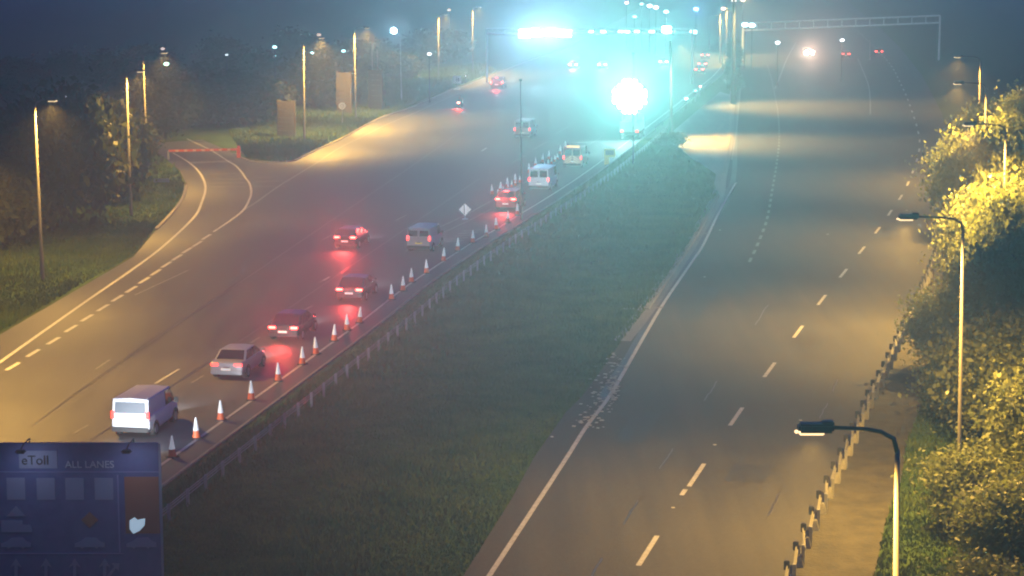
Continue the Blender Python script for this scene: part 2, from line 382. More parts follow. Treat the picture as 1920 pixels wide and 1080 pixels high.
D2 = smooth_line(pxs([(1405, 492), (1420, 460), (1438, 412), (1448, 357), (1456, 309), (1461, 262), (1459, 215), (1452, 175), (1447, 150), (1438, 120)]))
dashes(D2, 4.2, 2.1, .22, P1, M_PAINT_OLD, road_r)
ribbon('slip_line', smooth_line(pxs([(1453, 167), (1462, 145), (1475, 112), (1492, 80)])), .25, P1+.004, M_PAINT_OLD, road_r)
ribbon('edge_line', smooth_line(pxs([(1632, 215), (1628, 160), (1608, 110)])), .2, P1, M_PAINT_OLD, road_r)
# pale gravel standing in for the broken wet glint beside the right edge line
for k in range(190):
    t = random.random(); c = G(1100+t*60+random.gauss(0, 14), 800-t*130+random.gauss(0, 8))
    if k % 3 == 0: c = G(1150+random.gauss(0, 4), 730+random.gauss(0, 12))
    if k == 0: dbm = bmesh.new()
    s = random.uniform(.03, .1); box(dbm, (c.x, c.y, .03+s/3), (s*2, s*1.6, s*.3), random.random()*3)
for p in ((1501, 789), (1035, 820), (1262, 953), (1340, 835), (1350, 432), (1552, 440), (1321, 520), (1700, 395)):
    c = G(*p); box(dbm, (c.x, c.y, .03), (.13, .13, .02), .3)
dm = bm_obj('glint_gravel', dbm, mat('glint_stone', (.5, .48, .42), .6)); dm['kind'] = 'stuff'; dm['label'] = 'pale gravel standing in for the wet glint beside the right edge line'

# ------------------------------------------------------------------ grass blades
def inside(poly, x, y):
    c = np.zeros(len(x), bool); n = len(poly); j = n-1
    for i in range(n):
        xi, yi, xj, yj = poly[i].x, poly[i].y, poly[j].x, poly[j].y
        c ^= ((yi > y) != (yj > y)) & (x < (xj-xi)*(y-yi)/(yj-yi+1e-12)+xi); j = i
    return c
def grass(name, label, poly, n, h, avoid=()):
    px = np.array([p.x for p in poly]); py = np.array([p.y for p in poly])
    X = RNG.uniform(px.min(), px.max(), n*4); u = RNG.random(n*4)
    y0, y1 = max(py.min(), 60), py.max(); Y = 1/(1/y0-u*(1/y0-1/y1))
    k = inside(poly, X, Y)
    for a in avoid: k &= ~inside(a, X, Y)
    X, Y = X[k][:n], Y[k][:n]; n = len(X)
    sc_ = (Y/100)**.6; H = h*RNG.uniform(.4, 1.3, n)*sc_*(1+.5*np.sin(X*.7+Y*.13)*np.sin(Y*.31)); A = RNG.uniform(0, 6.283, n); Wd = .03*sc_*RNG.uniform(.6, 1.6, n)*(1+h)
    V = np.zeros((n, 3, 3)); V[:, 0] = np.c_[X-np.cos(A)*Wd, Y-np.sin(A)*Wd, np.zeros(n)]; V[:, 1] = np.c_[X+np.cos(A)*Wd, Y+np.sin(A)*Wd, np.zeros(n)]
    V[:, 2] = np.c_[X+RNG.normal(0, .35, n)*H, Y+RNG.normal(0, .35, n)*H, H]
    o = npmesh(name, V.reshape(-1, 3), np.arange(n*3).reshape(-1, 3), M_BLADE, kind='stuff', k=3); o['label'] = label
medp = offset(MEDS, 1.7); medp = [p for p in medp if p.y < 275]
rlp = [p for p in RL if p.y < 205]
median_poly = rlp+[G(1330, 322), G(1285, 290), G(1262, 262)]+[p for p in medp if p.y < 262][::-1]
grass('median_grass', 'dark rough grass of the wide median between the carriageways', median_poly, 150000, .22)
grass('bank_grass', 'mown grass bank left of the slip road', [G(-300, 850), G(-120, 716), G(0, 622), G(150, 535), G(250, 478), G(290, 428), G(318, 400), G(340, 372), G(347, 347), G(336, 322), G(312, 300), G(262, 268), G(120, 262), G(-300, 300)], 90000, .2)
grass('verge_grass', 'grass verge between the slip road and the lamp posts', [G(462, 298), G(520, 303), G(554, 300), G(642, 257), G(725, 214), G(841, 168), G(930, 134), G(900, 120), G(700, 150), G(520, 200), G(430, 250)], 50000, .25)
grass('roadside_grass', 'uneven grass under the trees at the right edge', vr[::-1]+[G(1560, 1225), G(2100, 1225), G(2050, 420)], 70000, .25)

# ------------------------------------------------------------------ trees
def crown_mesh(name, rx, rz, n, leaf, clumps, m, seed, gap=.35):
    g = np.random.default_rng(seed)
    d = g.normal(size=(clumps, 3)); d /= np.linalg.norm(d, axis=1)[:, None]; r = g.uniform(.25, 1, clumps)**.5
    c = d*r[:, None]*[rx*.82, rx*.82, rz*.85]; c[:, 2] += 0
    s = g.uniform(.12, .30, clumps)*rx
    i = g.integers(0, clumps, n); p = c[i]+g.normal(size=(n, 3))*s[i][:, None]*[1, 1, .6]
    # twigs sticking out of the outline
    k = g.random(n) < .06; p[k] *= g.uniform(1.02, 1.22, k.sum())[:, None]
    a = g.normal(size=(n, 3)); a /= np.linalg.norm(a, axis=1)[:, None]; b = np.cross(a, g.normal(size=(n, 3))); b /= np.linalg.norm(b, axis=1)[:, None]
    L = leaf*(.45+1.3*g.random(n)**2)[:, None]*1.15
    V = np.stack([p-a*L*.5, p+b*L*.28, p+a*L*.5, p-b*L*.28], 1).reshape(-1, 3)
    me = bpy.data.meshes.new(name); nf = n
    me.vertices.add(n*4); me.vertices.foreach_set('co', V.astype(np.float32).ravel())
    me.loops.add(nf*4); me.loops.foreach_set('vertex_index', np.arange(nf*4, dtype=np.int32))
    me.polygons.add(nf); me.polygons.foreach_set('loop_start', np.arange(0, nf*4, 4, dtype=np.int32)); me.polygons.foreach_set('loop_total', np.full(nf, 4, dtype=np.int32))
    me.update(calc_edges=True); me.materials.append(m); return me
def tree(name, label, base, H, rx, me, mh, rng, group, low=.25):
    """me is a crown mesh of radius mh[0] and half height mh[1]"""
    t = empty(name, label, 'tree', base, rng.uniform(0, 6.28), group)
    cz = H*(1+low)/2; rz = H*(1-low)/2
    bm = bmesh.new(); tr = .035*H*.6
    top = Vector((rng.uniform(-.3, .3), rng.uniform(-.3, .3), H*.8))
    tube(bm, [(0, 0, -.1), (0, 0, H*.2), top*.55, top], [tr, tr*.8, tr*.55, tr*.15], 8)
    for k in range(7):
        a = k*2.4+rng.random(); z0 = H*(.22+.07*k); e = Vector((math.cos(a)*rx*.7, math.sin(a)*rx*.7, z0+H*.22))
        tube(bm, [(0, 0, z0), e*.5+Vector((0, 0, z0*.45)), e], [tr*.45, tr*.3, tr*.08], 5)
    bm_obj('trunk', bm, M_BARK, t)
    c = link('crown', me, None, t); c.location = (0, 0, cz); c.scale = (rx/mh[0], rx/mh[0], rz/mh[1]); c.rotation_euler = (0, 0, rng.uniform(0, 6.28))
    return t
rg = random.Random(3)
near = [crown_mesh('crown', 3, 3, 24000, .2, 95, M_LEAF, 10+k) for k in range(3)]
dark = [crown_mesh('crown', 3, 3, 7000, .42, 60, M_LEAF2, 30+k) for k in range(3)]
# right edge: (x px, y px of the base, height m, radius m)
RT_ = [(1898, 640, 9.6, 3.1), (1925, 590, 11.0, 3.6), (1838, 540, 10.2, 3.1), (1800, 800, 5.0, 2.3), (1885, 850, 6.6, 3.1), (1960, 760, 9.5, 3.7),
       (1835, 1000, 3.6, 2.2), (1905, 1110, 4.2, 2.4), (1985, 980, 6.5, 3.0), (1822, 450, 9.0, 3.2), (1900, 450, 10.5, 3.8), (1768, 690, 4.6, 2.2), (1850, 1230, 3.2, 2.0), (1840, 360, 8.5, 3.2), (1930, 350, 9.5, 4.0), (1872, 720, 7.6, 2.9), (1842, 600, 8.4, 2.7)]
RLAB = ['tall bright-leaved tree right of the second right-hand lamp post', 'tall tree at the right edge behind the second right-hand lamp post', 'lit tree above the bend of the second right-hand lamp post',
        'low broad tree just right of the guard rail top end', 'bushy dark tree above the nearest lamp post, halfway up the right edge', 'large dark tree cut by the right edge, mid height of the picture',
        'small dark bush beside the nearest lamp post', 'dark bush in the lower right corner', 'dark tree cut by the right edge, level with the nearest lamp head', 'bright tree where the far dashed line meets the foliage',
        'tall bright tree in the upper right behind the far lamp post', 'small yellow-lit sapling reaching over the guard rail', 'low bush on the bottom edge at the right', 'far lit tree at the top of the right-hand tree row', 'far tree at the top right edge of the tree row', 'rounded tree filling the gap right of the second right-hand lamp post foot', 'leaning pale tree pressed against the second right-hand lamp post']
for k, ((x, y, H, r_), lb) in enumerate(zip(RT_, RLAB)):
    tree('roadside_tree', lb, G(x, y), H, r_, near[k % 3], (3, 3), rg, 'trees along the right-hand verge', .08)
LT_ = [(-20, 470, 8.5, 3.5), (60, 440, 9.5, 3.6), (140, 420, 10.5, 3.8), (200, 385, 9, 3.2), (235, 350, 7, 2.6), (100, 385, 11, 4.2), (20, 400, 9.5, 4), (180, 340, 9, 3.5), (-60, 420, 9, 4), (250, 320, 5.5, 2.4), (-30, 390, 4.5, 2.2)]
LLAB = ['dark tree at the left edge beside the nearest left lamp post', 'dark tree directly behind the nearest left lamp post', 'tallest dark tree of the left bank', 'dark tree with lit right flank left of the second left lamp post',
        'dark tree just behind the second left lamp post', 'broad dark tree in the middle of the left bank', 'broad dark tree near the left edge, behind the first row', 'far dark tree behind the second left lamp post', 'dark tree cut by the left edge',
        'low dark shrub between the second and third left lamp posts', 'yellow-lit shrub at the left edge']
for k, ((x, y, H, r_), lb) in enumerate(zip(LT_, LLAB)):
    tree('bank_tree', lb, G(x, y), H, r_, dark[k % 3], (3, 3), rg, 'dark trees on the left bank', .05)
FT_ = [(310, 262), (360, 240), (410, 232), (455, 238), (495, 225), (330, 205), (400, 190), (470, 180), (540, 185), (600, 165), (590, 205), (740, 150), (790, 132), (835, 118), (700, 140), (650, 150), (220, 190), (120, 180), (30, 190), (560, 130), (420, 140), (280, 150)]
for k, (x, y) in enumerate(FT_):
    tree('distant_tree', 'unlit distant tree in the dark field, %s from the left among those beyond the bank' % ORD[sorted(FT_).index((x, y))], G(x, y), rg.uniform(5, 8), rg.uniform(3.5, 5.5), dark[k % 3], (3, 3), rg, 'unlit trees in the field beyond the bank', .02)
# dark bush at the near end of the median crossover and along the median beyond it
for (x, y, H, r_, lb) in ((1256, 278, 1.9, 1.9, 'clipped dark bush in front of the thick median column'), (1376, 172, 4.2, 1.4, 'dark bush at the head of the paved crossover'), (1374, 145, 5.2, 1.5, 'dark narrow tree beside the tall dark mast'), (1378, 122, 5.5, 1.6, 'far dark tree beyond the tall dark mast')):
    t = tree('median_bush', lb, G(x, y), H, r_, dark[0], (3, 3), rg, 'dark bushes in the median', .02)

# ------------------------------------------------------------------ street lamps
def light(name, kind, loc, col, power, parent=None, size=.2, cone=None, blend=.6, aim=None, spec=1.0):
    d = bpy.data.lights.new(name, kind); d.color = col; d.energy = power; d.shadow_soft_size = size; d.specular_factor = spec
    if cone: d.spot_size = R(cone); d.spot_blend = blend
    o = bpy.data.objects.new(name, d); C.objects.link(o); o.location = loc
    if aim is not None: o.rotation_euler = Vector(aim).to_track_quat('-Z', 'Y').to_euler()
    if parent: o.parent = parent
    return o
def cam_dir(p, rz=0.0):      # towards the camera, in the thing's own axes; aims the narrow halo spots
    v = (Vector((0, 0, CAM_H))-Vector(p)).normalized(); return Matrix.Rotation(-rz, 3, 'Z') @ v
def lamp_post(base, top, side, label, power, col=SODIUM, arm=2.0, group='street lamps', rad=.10, m=M_GALV, headm=M_HEAD, lens=None, bend=False, cone=150, headlen=.75):
    t = empty('street_lamp', label, 'street lamp', base, 0, group); T = top-base
    bm = bmesh.new(); tube(bm, [(0, 0, -.1), (0, 0, .1), T*.15, T*.17, T*.98 if not bend else T*.97], [rad*1.5, rad*1.5, rad*1.35, rad, rad*.62], 10)
    bm_obj('pole', bm, m, t, True)
    s = Vector((side, 0, 0)).normalized(); H = T+s*arm+Vector((0, 0, .12))
    bm = bmesh.new(); tube(bm, [T*.965, T+s*.08+Vector((0, 0, -.12)), T+s*.35+Vector((0, 0, .03)), T+s*(arm*.5)+Vector((0, 0, .09)), H], [rad*.62, rad*.6, rad*.55, rad*.5, rad*.5], 8)
    bm_obj('arm', bm, M_HEAD if bend else m, t, True)
    bm = bmesh.new(); box(bm, H+s*headlen*.5, (headlen, .34, .2), bev=.05); box(bm, H+s*.12+Vector((0, 0, .1)), (.24, .26, .1), bev=.02)
    hd = bm_obj('lamp_head', bm, headm, t)
    bm = bmesh.new(); box(bm, H+s*headlen*.62+Vector((0, 0, -.115)), (headlen*.7, .26, .06), bev=.02)
    box(bm, H+s*(headlen+.03)+Vector((0, 0, -.09)), (.07, .12, .06), bev=.015)
    l = bm_obj('lens', bm, lens or M_SLENS, hd)
    if power: light('lamp_light', 'SPOT', H+s*headlen*.6+Vector((0, 0, -.3)), col, power, t, .15, cone, .5, (0, 0, -1))
    return t
LP = [((-130, 700), (-160, 275), 'lamp post just outside the left edge by the carriageway'), ((80, 525), (65, 190), 'nearest lamp post on the left, in front of the dark trees'), ((246, 405), (237, 135), 'second lamp post on the left bank, at the edge of the trees'),
      ((277, 330), (268, 100), 'third lamp post on the left, left of the orange boom'), ((571, 265), (569, 72), 'lamp post beside the nearer timber screen'),
      ((667, 225), (664, 53), 'lamp post beside the farther timber screen and round sign'), ((822, 150), (822, 28), 'unlit-looking lamp post left of the square white sign'), ((886, 137), (886, 15), 'lamp post right behind the square white sign')]
for k, (b, t_, lb) in enumerate(LP):
    B = G(*b); T = top_of(B, *t_)
    lamp_post(B, T, 1, lb, E_LEFT*(1.6, 1.1, 1.1, 1.3, 3.2, 3.2, 2.4, 1.8)[k], arm=(2.5, .7, .7, 1.6, 1.6, 1.2, .8, .8)[k], m=M_DULL, group='sodium lamps along the left verge')
# white lit lamp with a hard glare
B = G(753, 190); T = top_of(B, 750, 62)
t = lamp_post(B, T, -1, 'lamp post with the glaring blue-white lamp at its top', 0, arm=.3, m=M_GALV, rad=.08, lens=mat('white_lens', (1, 1, 1), .3, emit=((.55, .85, 1), 60)), headlen=.8)
bm = bmesh.new(); bmesh.ops.create_uvsphere(bm, u_segments=16, v_segments=10, radius=.42); bmesh.ops.translate(bm, vec=T-B+Vector((-.9, -.1, .35)), verts=bm.verts)
bm_obj('floodlight', bm, MATS['white_lens'], t, True)
light('flood_glow', 'SPOT', T-B+Vector((-.9, -.8, .35)), (.4, .75, 1), 22000, t, .4, 13, 1, cam_dir(T))
# right-hand lamps: heads reach left over the carriageway
for k, (tp, lb, pw) in enumerate((((1683, 812), 'nearest lamp post at lower right with curved arm and dark head', 1.0), ((1806, 412), 'second lamp post on the right, rising out of the trees', 2.0), ((1886, 236), 'far lamp post at the upper right inside the foliage', 3.0), ((1849, 158), 'lamp post standing behind the right-hand tree row', 1.6), ((1838, 108), 'farthest lamp post of the right-hand row', 1.6))):
    T = G(*tp, 12.0); B = Vector((T.x+.22, T.y+.1, 0)); lamp_post(B, T, -1, lb, E_RIGHT*pw, arm=(1.35, 1.7, 1.7, 1.7, 1.7)[k], bend=True, m=M_DULL, group='sodium lamps along the right verge', rad=.085)
# further lamps over the right carriageway and in the median
for (b, t_, lb, sd, pw) in (((1362, 105), (1362, 7), 'far median lamp post nearest the tall dark mast', 1, 1.2), ((1350, 118), (1350, 20), 'far median lamp post with a small bright head', 1, .9), ((1330, 92), (1330, 29), 'short far lamp post left of the median pair', 1, .0)):
    B = G(*b); lamp_post(B, top_of(B, *t_), sd, lb, E_FAR*pw, group='lamps far up the median', rad=.12, arm=1.2)
# median columns, dark; the thick one and the mast carry a sodium spot
def column(base, top, label, rad, arm=0, power=0):
    t = empty('median_column', label, 'lighting column', base, 0, 'dark columns in the median'); T = top-base
    bm = bmesh.new(); tube(bm, [(0, 0, -.1), (0, 0, T.z*.15), (T.x, 0, T.z)], [rad*1.3, rad, rad*.55], 10); bm_obj('pole', bm, M_COLUMN, t, True)
    bm = bmesh.new(); box(bm, (T.x, .2, T.z), (.3, .9, .16), bev=.05); bm_obj('lamp_head', bm, M_COLUMN, t)
    if power: light('lamp_light', 'SPOT', Vector((T.x+1.0, -.2, T.z-.3)), SODIUM, power, t, .15, 112, .8, (.62, -.25, -1))  # on the thick column: spot added to light the paved crossover
    return t
for b, t_, lb, r_, pw in (((978, 412), (976, 150), 'thin dark column in front of the white van', .075, 0), ((1187, 308), (1187, 100), 'thin dark column beside the yellow works box', .075, 0),
                      ((1258, 262), (1257, 78), 'thick dark column at the near end of the crossover', .22, 60000), ((1375, 196), (1376, -12), 'tall dark mast between the two carriageways', .34, E_FAR*3.2)):
    B = G(*b); column(B, top_of(B, *t_), lb, r_, 0, pw)
# small dark-field lamps: a post with a lit head each
def far_lamp(px, py, h, label, col, e, size=.28, glow=0):
    size *= .58; T = G(px, py, h); t = empty('distant_lamp', label, 'street lamp', (T.x, T.y, 0), 0, 'small distant lamps')
    bm = bmesh.new(); tube(bm, [(0, 0, -.1), (0, 0, h)], [.12, .07], 6); bm_obj('pole', bm, M_COLUMN, t)
    bm = bmesh.new(); bmesh.ops.create_uvsphere(bm, u_segments=10, v_segments=6, radius=size); bmesh.ops.scale(bm, vec=(1.25, 1, .75), verts=bm.verts); bmesh.ops.translate(bm, vec=(0, 0, h+size*.5), verts=bm.verts)
    nm = 'lamp_glow_%d_%d_%d' % tuple(int(c*10) for c in col)+str(e)
    bm_obj('lamp_head', bm, mat(nm, col, .3, emit=(col, e)), t)
    if glow: light('lamp_light', 'SPOT', (0, -size*2, h), col, glow, t, .2, 13, 1, cam_dir(T))
WB, OR_, WH = (.55, .95, 1), (1, .62, .45), (.9, .95, 1)
for px, py, h, lb, col, e, s, gl in (
    (312, 122, 7, 'pale green lamp in the dark above the left bank', (.5, 1, .75), 5, .5, 0), (305, 93, 7, 'faint pink lamp above the pale green one', (1, .75, .65), 1.2, .45, 0), (425, 104, 7, 'tiny white lamp alone in the dark field', WH, 2, .3, 0),
    (515, 90, 8, 'upper lamp of the pair of blue-white lamps', WB, 5, .45, 900), (514, 106, 6, 'lower lamp of the pair of blue-white lamps', WB, 3, .4, 0), (584, 101, 7, 'blue-white lamp right of the first left-hand timber screen post', WB, 5, .45, 900),
    (644, 97, 7, 'blue-white lamp just left of the fifth left lamp post', WB, 4.5, .42, 900), (598, 67, 9, 'faint pinkish lamp head near the fourth left lamp post', OR_, 1.2, .5, 0), (805, 103, 7, 'white lamp low between two pale poles', (.95, .95, 1), 4, .45, 900),
    (842, 20, 10, 'small pale lamp near the top edge left of centre', OR_, 2, .5, 0), (124, 182, 6, 'tiny lamp seen through the trees on the left', WH, 1.2, .25, 0),
    (1397, 49, 8, 'left lamp of the bright blue-white pair by the tall mast', (.5, .8, 1), 12, .9, 5000), (1410, 50, 8, 'right lamp of the bright blue-white pair by the tall mast', (.5, .8, 1), 12, .9, 5000),
    (1305, 19, 9, 'lone lamp made blue for its glow, near the top edge right of centre', (.16, .3, 1), 14, .9, 30000), (1458, 82, 7, 'white lamp left of the glaring oncoming headlights', WH, 8, .55, 1500), (1579, 77, 7, 'white lamp right of the glaring oncoming headlights', WH, 6, .5, 1500),  # top-edge lamp coloured blue and boosted for the blue glow in the mist
    (1356, 18, 11, 'small orange-white lamp at the top of the far median', OR_, 8, .6, 0), (1376, 3, 11, 'small warm lamp at the top edge over the mast', OR_, 8, .7, 0), (1393, 2, 11, 'second small warm lamp at the top edge right of the mast', OR_, 6, .7, 0),
    (1218, 13, 10, 'left end of the run of far white lamps at the top edge', WH, 9, .8, 0), (1230, 16, 10, 'right end of the run of far white lamps at the top edge', (1, .8, .85), 8, .8, 0), (1249, 24, 9, 'pale blue far lamp above the road gantry', WB, 6, .8, 0),
    (1175, 7, 10, 'far pink lamp at the top edge above the gantry', (1, .45, .8), 6, .7, 0), (1203, 9, 10, 'far bluish lamp at the top edge above the gantry', WB, 5, .6, 0), (1190, 33, 8, 'dim blue far lamp above the middle of the gantry', WB, 3, .7, 0),
    (1287, 186, 1.6, 'bright turquoise beacon right of the glaring light board', (.35, 1, .8), 25, .3, 9000), (1304, 171, 1.5, 'small turquoise beacon beyond the bright one', (.3, 1, .85), 8, .25, 1200), (1313, 163, 1.2, 'small red beacon beyond the turquoise ones', (1, .25, .2), 6, .28, 0),
    (873, 143, 1.2, 'small marker lamp right of the square white sign', WH, 3, .16, 0)):
    far_lamp(px, py, h, lb, col, e, s, gl)
for b, t_, lb in (((683, 124), (683, 80), 'pinkish bare pole, leftmost of the four thin poles'), ((690.5, 125), (690, 80), 'pinkish bare pole, second of the four thin poles'), ((700, 182), (697, 80), 'long thin pale pole, third of the four thin poles'), ((709, 166), (707, 92), 'thin grey pole, rightmost of the four thin poles'),
                  ((1578, 100), (1578, 70), 'thin pole under the white lamp right of the oncoming headlights'), ((1631, 112), (1631, 74), 'pale pole left of the far red lights at upper right')):
    B = G(*b); t = empty('slender_pole', lb, 'pole', B, 0, 'thin bare poles'); T = top_of(B, *t_)-B
    bm = bmesh.new(); tube(bm, [(0, 0, -.1), T], [.12, .08], 8); bm_obj('shaft', bm, mat('pinkish_pole', (.4, .33, .3), .6), t)
    bm = bmesh.new(); disc_cyl(bm, (0, 0, .1), (0, 0, 1), .25, .25, 10); bm_obj('base_plate', bm, M_GALV, t)

# ------------------------------------------------------------------ gantries
def truss(name, label, A, B, hA, hB, depth, bays, m, posts=(1, 1), bot=True):
    A = Vector(A); B = Vector(B); t = empty(name, label, 'gantry', A); D = B-A
    a0, b0 = Vector((0, 0, hA)), Vector((D.x, D.y, hB))
    for nm, dz in (('top_chord', 0),)+((('bottom_chord', -depth),) if bot else ()):
        bm = bmesh.new(); tube(bm, [a0+Vector((0, 0, dz)), b0+Vector((0, 0, dz))], .17, 8); bm_obj(nm, bm, m, t)
    for k in range(bays+1):
        p = a0.lerp(b0, k/bays); bm = bmesh.new(); tube(bm, [p, p-Vector((0, 0, depth))], .10, 6); bm_obj('upright', bm, m, t)
    for k, (e, use) in enumerate(((a0, posts[0]), (b0, posts[1]))):
        if use: bm = bmesh.new(); tube(bm, [(e.x, e.y, -.1), (e.x, e.y, e.z)], .2, 10); bm_obj('post', bm, m, t)
    return t
M_GANT = mat('gantry_white', (.62, .64, .64), .4)
gA, gB = G(913, 155), G(1297, 157)
t = truss('sign_gantry', 'pale gantry over the left carriageway carrying a row of glaring lamps', gA, gB, 9.0, 9.15, .75, 12, M_GANT)
lampm = mat('gantry_lamp_glass', (1, 1, 1), .3, emit=((.7, 1, 1), 14)); hot = mat('gantry_flood_glass', (1, 1, 1), .3, emit=((.75, .92, 1), 60))
def gantry_lamp(px, py, w_, hot_, power, col):
    hh = 1.5 if hot_ else .55
    p = Q(px, py, gA.y-.6)-gA
    bm = bmesh.new(); box(bm, p, (w_, .25, hh), bev=.08); fl = bm_obj('floodlight', bm, M_GALV, t)
    bm = bmesh.new(); box(bm, p+Vector((0, -.16, 0)), (w_*.9, .06, hh*.84), bev=.02); bm_obj('lamp_glass', bm, hot if hot_ else lampm, fl)
    if power: light('flood_glow', 'SPOT', p+Vector((0, -.5, 0)), col, power*3.0, t, .3, 9.5, 1, cam_dir(p+gA))
for x, y, pw in ((984, 63, 40000), (1008, 60, 60000), (1034, 60, 60000), (1060, 62, 40000)): gantry_lamp(x, y, 2.1, 1, pw, (.36, .66, 1))
for x in (1108, 1131, 1164, 1176, 1194, 1222): gantry_lamp(x, 60, .9, 0, 2500, (.4, .95, 1))
gantry_lamp(1250, 57, 1.6, 1, 30000, (.3, .95, 1)); gantry_lamp(1300, 60, 1.2, 0, 1500, (.6, .9, 1))
rA, rB = G(1392, 114), G(1760, 113)
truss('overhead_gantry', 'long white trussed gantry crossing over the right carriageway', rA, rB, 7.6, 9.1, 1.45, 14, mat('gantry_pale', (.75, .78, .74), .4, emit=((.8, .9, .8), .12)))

# ------------------------------------------------------------------ height / boom gate on the slip road
A, B_ = G(316, 299), G(446, 296)
t = empty('boom_gate', 'closed orange-red boom across the slip road', 'barrier', A)
D = B_-A
bm = bmesh.new(); box(bm, D/2+Vector((0, 0, .92)), (D.length, .14, .24), math.atan2(D.y, D.x), bev=.02); bm_obj('boom', bm, M_BOOM, t)
for k in range(1, 8):
    p = D*(k/8)+Vector((0, -.075, .92)); bm = bmesh.new(); box(bm, p, (D.length/22, .02, .2), math.atan2(D.y, D.x)); bm_obj('reflective_band', bm, mat('boom_band', (.8, .5, .35), .4), t)
bm = bmesh.new(); box(bm, (0, 0, .45), (.16, .2, .95)); bm_obj('post', bm, M_GALV, t)
bm = bmesh.new(); box(bm, D+Vector((.1, 0, .55)), (.4, .4, 1.15), bev=.03); box(bm, D+Vector((.1, 0, 1.2)), (.3, .3, .2)); bm_obj('gate_post', bm, M_BOOM, t)
# small blue nameplate on the bank
p = G(303, 347); t = empty('low_sign', 'low pale blue board lying low on the left bank', 'sign', p)
bm = bmesh.new(); box(bm, (0, 0, .45), (1.5, .06, .35), bev=.01); bm_obj('board', bm, mat('board_blue', (.18, .24, .42), .5), t)
for s in (-.55, .55): bm = bmesh.new(); box(bm, (s, .05, .2), (.06, .05, .45)); bm_obj('leg', bm, M_GALV, t)

# ------------------------------------------------------------------ timber screens
def screen(bx, by, wpx, hpx, n, label, depth=1.6, M_TIMBER=M_TIMBER):
    A = G(bx, by); s = (by+91)/22; Wm, Hm = wpx/s, hpx/s
    t = empty('timber_screen', label, 'screen', A, R(-14), 'timber screens on the left verge')
    for x in (0, Wm):
        bm = bmesh.new(); box(bm, (x, .1, Hm/2), (.16, .16, Hm+.2)); bm_obj('post', bm, M_TIMBER, t)
    for k in range(n):
        z = (k+.5)*Hm/n; j = random.uniform(-.03, .03)
        bm = bmesh.new(); box(bm, (Wm/2, j, z), (Wm, .06, Hm/n-.03), bev=.01); bm_obj('plank', bm, M_TIMBER, t)
        bm = bmesh.new(); box(bm, (-.11, depth/2+.1+j, z), (.05, depth, Hm/n-.05)); bm_obj('plank', bm, M_TIMBER, t)
screen(521, 260, 34, 72, 9, 'brown boarded screen left of the fourth left lamp post', M_TIMBER=mat('timber_pale', (.05, .04, .02), .85, noise=((.10, .08, .04), 2.2, .2)))
screen(632, 215, 28, 80, 9, 'brown boarded screen behind the round white sign')
screen(692, 208, 26, 78, 8, 'dark boarded screen right of the round white sign', 1.0, M_TIMBER=mat('timber_dark', (.02, .017, .012), .9))
screen(716, 181, 6, 12, 3, 'small pale boarded box on the verge beyond the screens', .6)

# ------------------------------------------------------------------ small signs
M_SB = mat('sign_mark', (.25, .25, .24), .6)
p = G(642, 236); s = 327/22; t = empty('round_sign', 'round white sign on a post on the left verge', 'road sign', p)
bm = bmesh.new(); tube(bm, [(0, .06, -.1), (0, .06, 2.9)], .05, 8); bm_obj('post', bm, M_GALV, t)
bm = bmesh.new(); disc_cyl(bm, (0, 0, 2.55), (0, 1, 0), .46, .04, 28); bm_obj('plate', bm, M_SIGNW, t)
bm = bmesh.new(); tube(bm, [(math.cos(a)*.2, -.035, 2.55+math.sin(a)*.2) for a in [k*math.pi/8 for k in range(17)]], .035, 6); bm_obj('symbol', bm, M_SB, t)
p = G(857, 168); t = empty('square_sign', 'square white sign on a post at the left kerb', 'road sign', p)
bm = bmesh.new(); tube(bm, [(0, .1, -.1), (0, .1, 2.2)], .06, 8); bm_obj('post', bm, M_GALV, t)
bm = bmesh.new(); box(bm, (0, 0, 1.6), (1.3, .05, 1.3), bev=.02); bm_obj('plate', bm, M_SIGNW, t)
bm = bmesh.new(); box(bm, (.22, -.035, 1.6), (.22, .02, .6)); box(bm, (-.1, -.035, 1.65), (.12, .02, .7)); bm_obj('symbol', bm, M_SB, t)
bm = bmesh.new(); box(bm, (0, 0, .08), (1.0, .5, .16), bev=.04); bm_obj('base_block', bm, M_SIGNW, t)
p = G(872, 412); t = empty('diamond_sign', 'white diamond roadworks sign with dark symbol on a short stand', 'road sign', p)
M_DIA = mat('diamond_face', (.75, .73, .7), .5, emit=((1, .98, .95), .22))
bm = bmesh.new(); vs = box(bm, (0, 0, 0), (.72, .03, .72)); bmesh.ops.rotate(bm, cent=(0, 0, 0), matrix=Matrix.Rotation(R(45), 3, 'Y'), verts=bm.verts); bmesh.ops.translate(bm, vec=(0, 0, .85), verts=bm.verts); bm_obj('plate', bm, M_DIA, t)
bm = bmesh.new(); box(bm, (-.06, -.025, .85), (.06, .02, .78)); bm_obj('symbol', bm, M_DARKM, t)
bm = bmesh.new(); box(bm, (.05, -.025, .85), (.09, .02, .72)); bm_obj('symbol', bm, mat('bright_white', (.85, .85, .85), .5, emit=((1, 1, 1), .3)), t)
bm = bmesh.new(); box(bm, (0, .06, .2), (.08, .05, .4)); box(bm, (0, .06, .05), (.5, .35, .1), bev=.02); bm_obj('stand', bm, mat('stand_blue', (.25, .4, .5), .5), t)
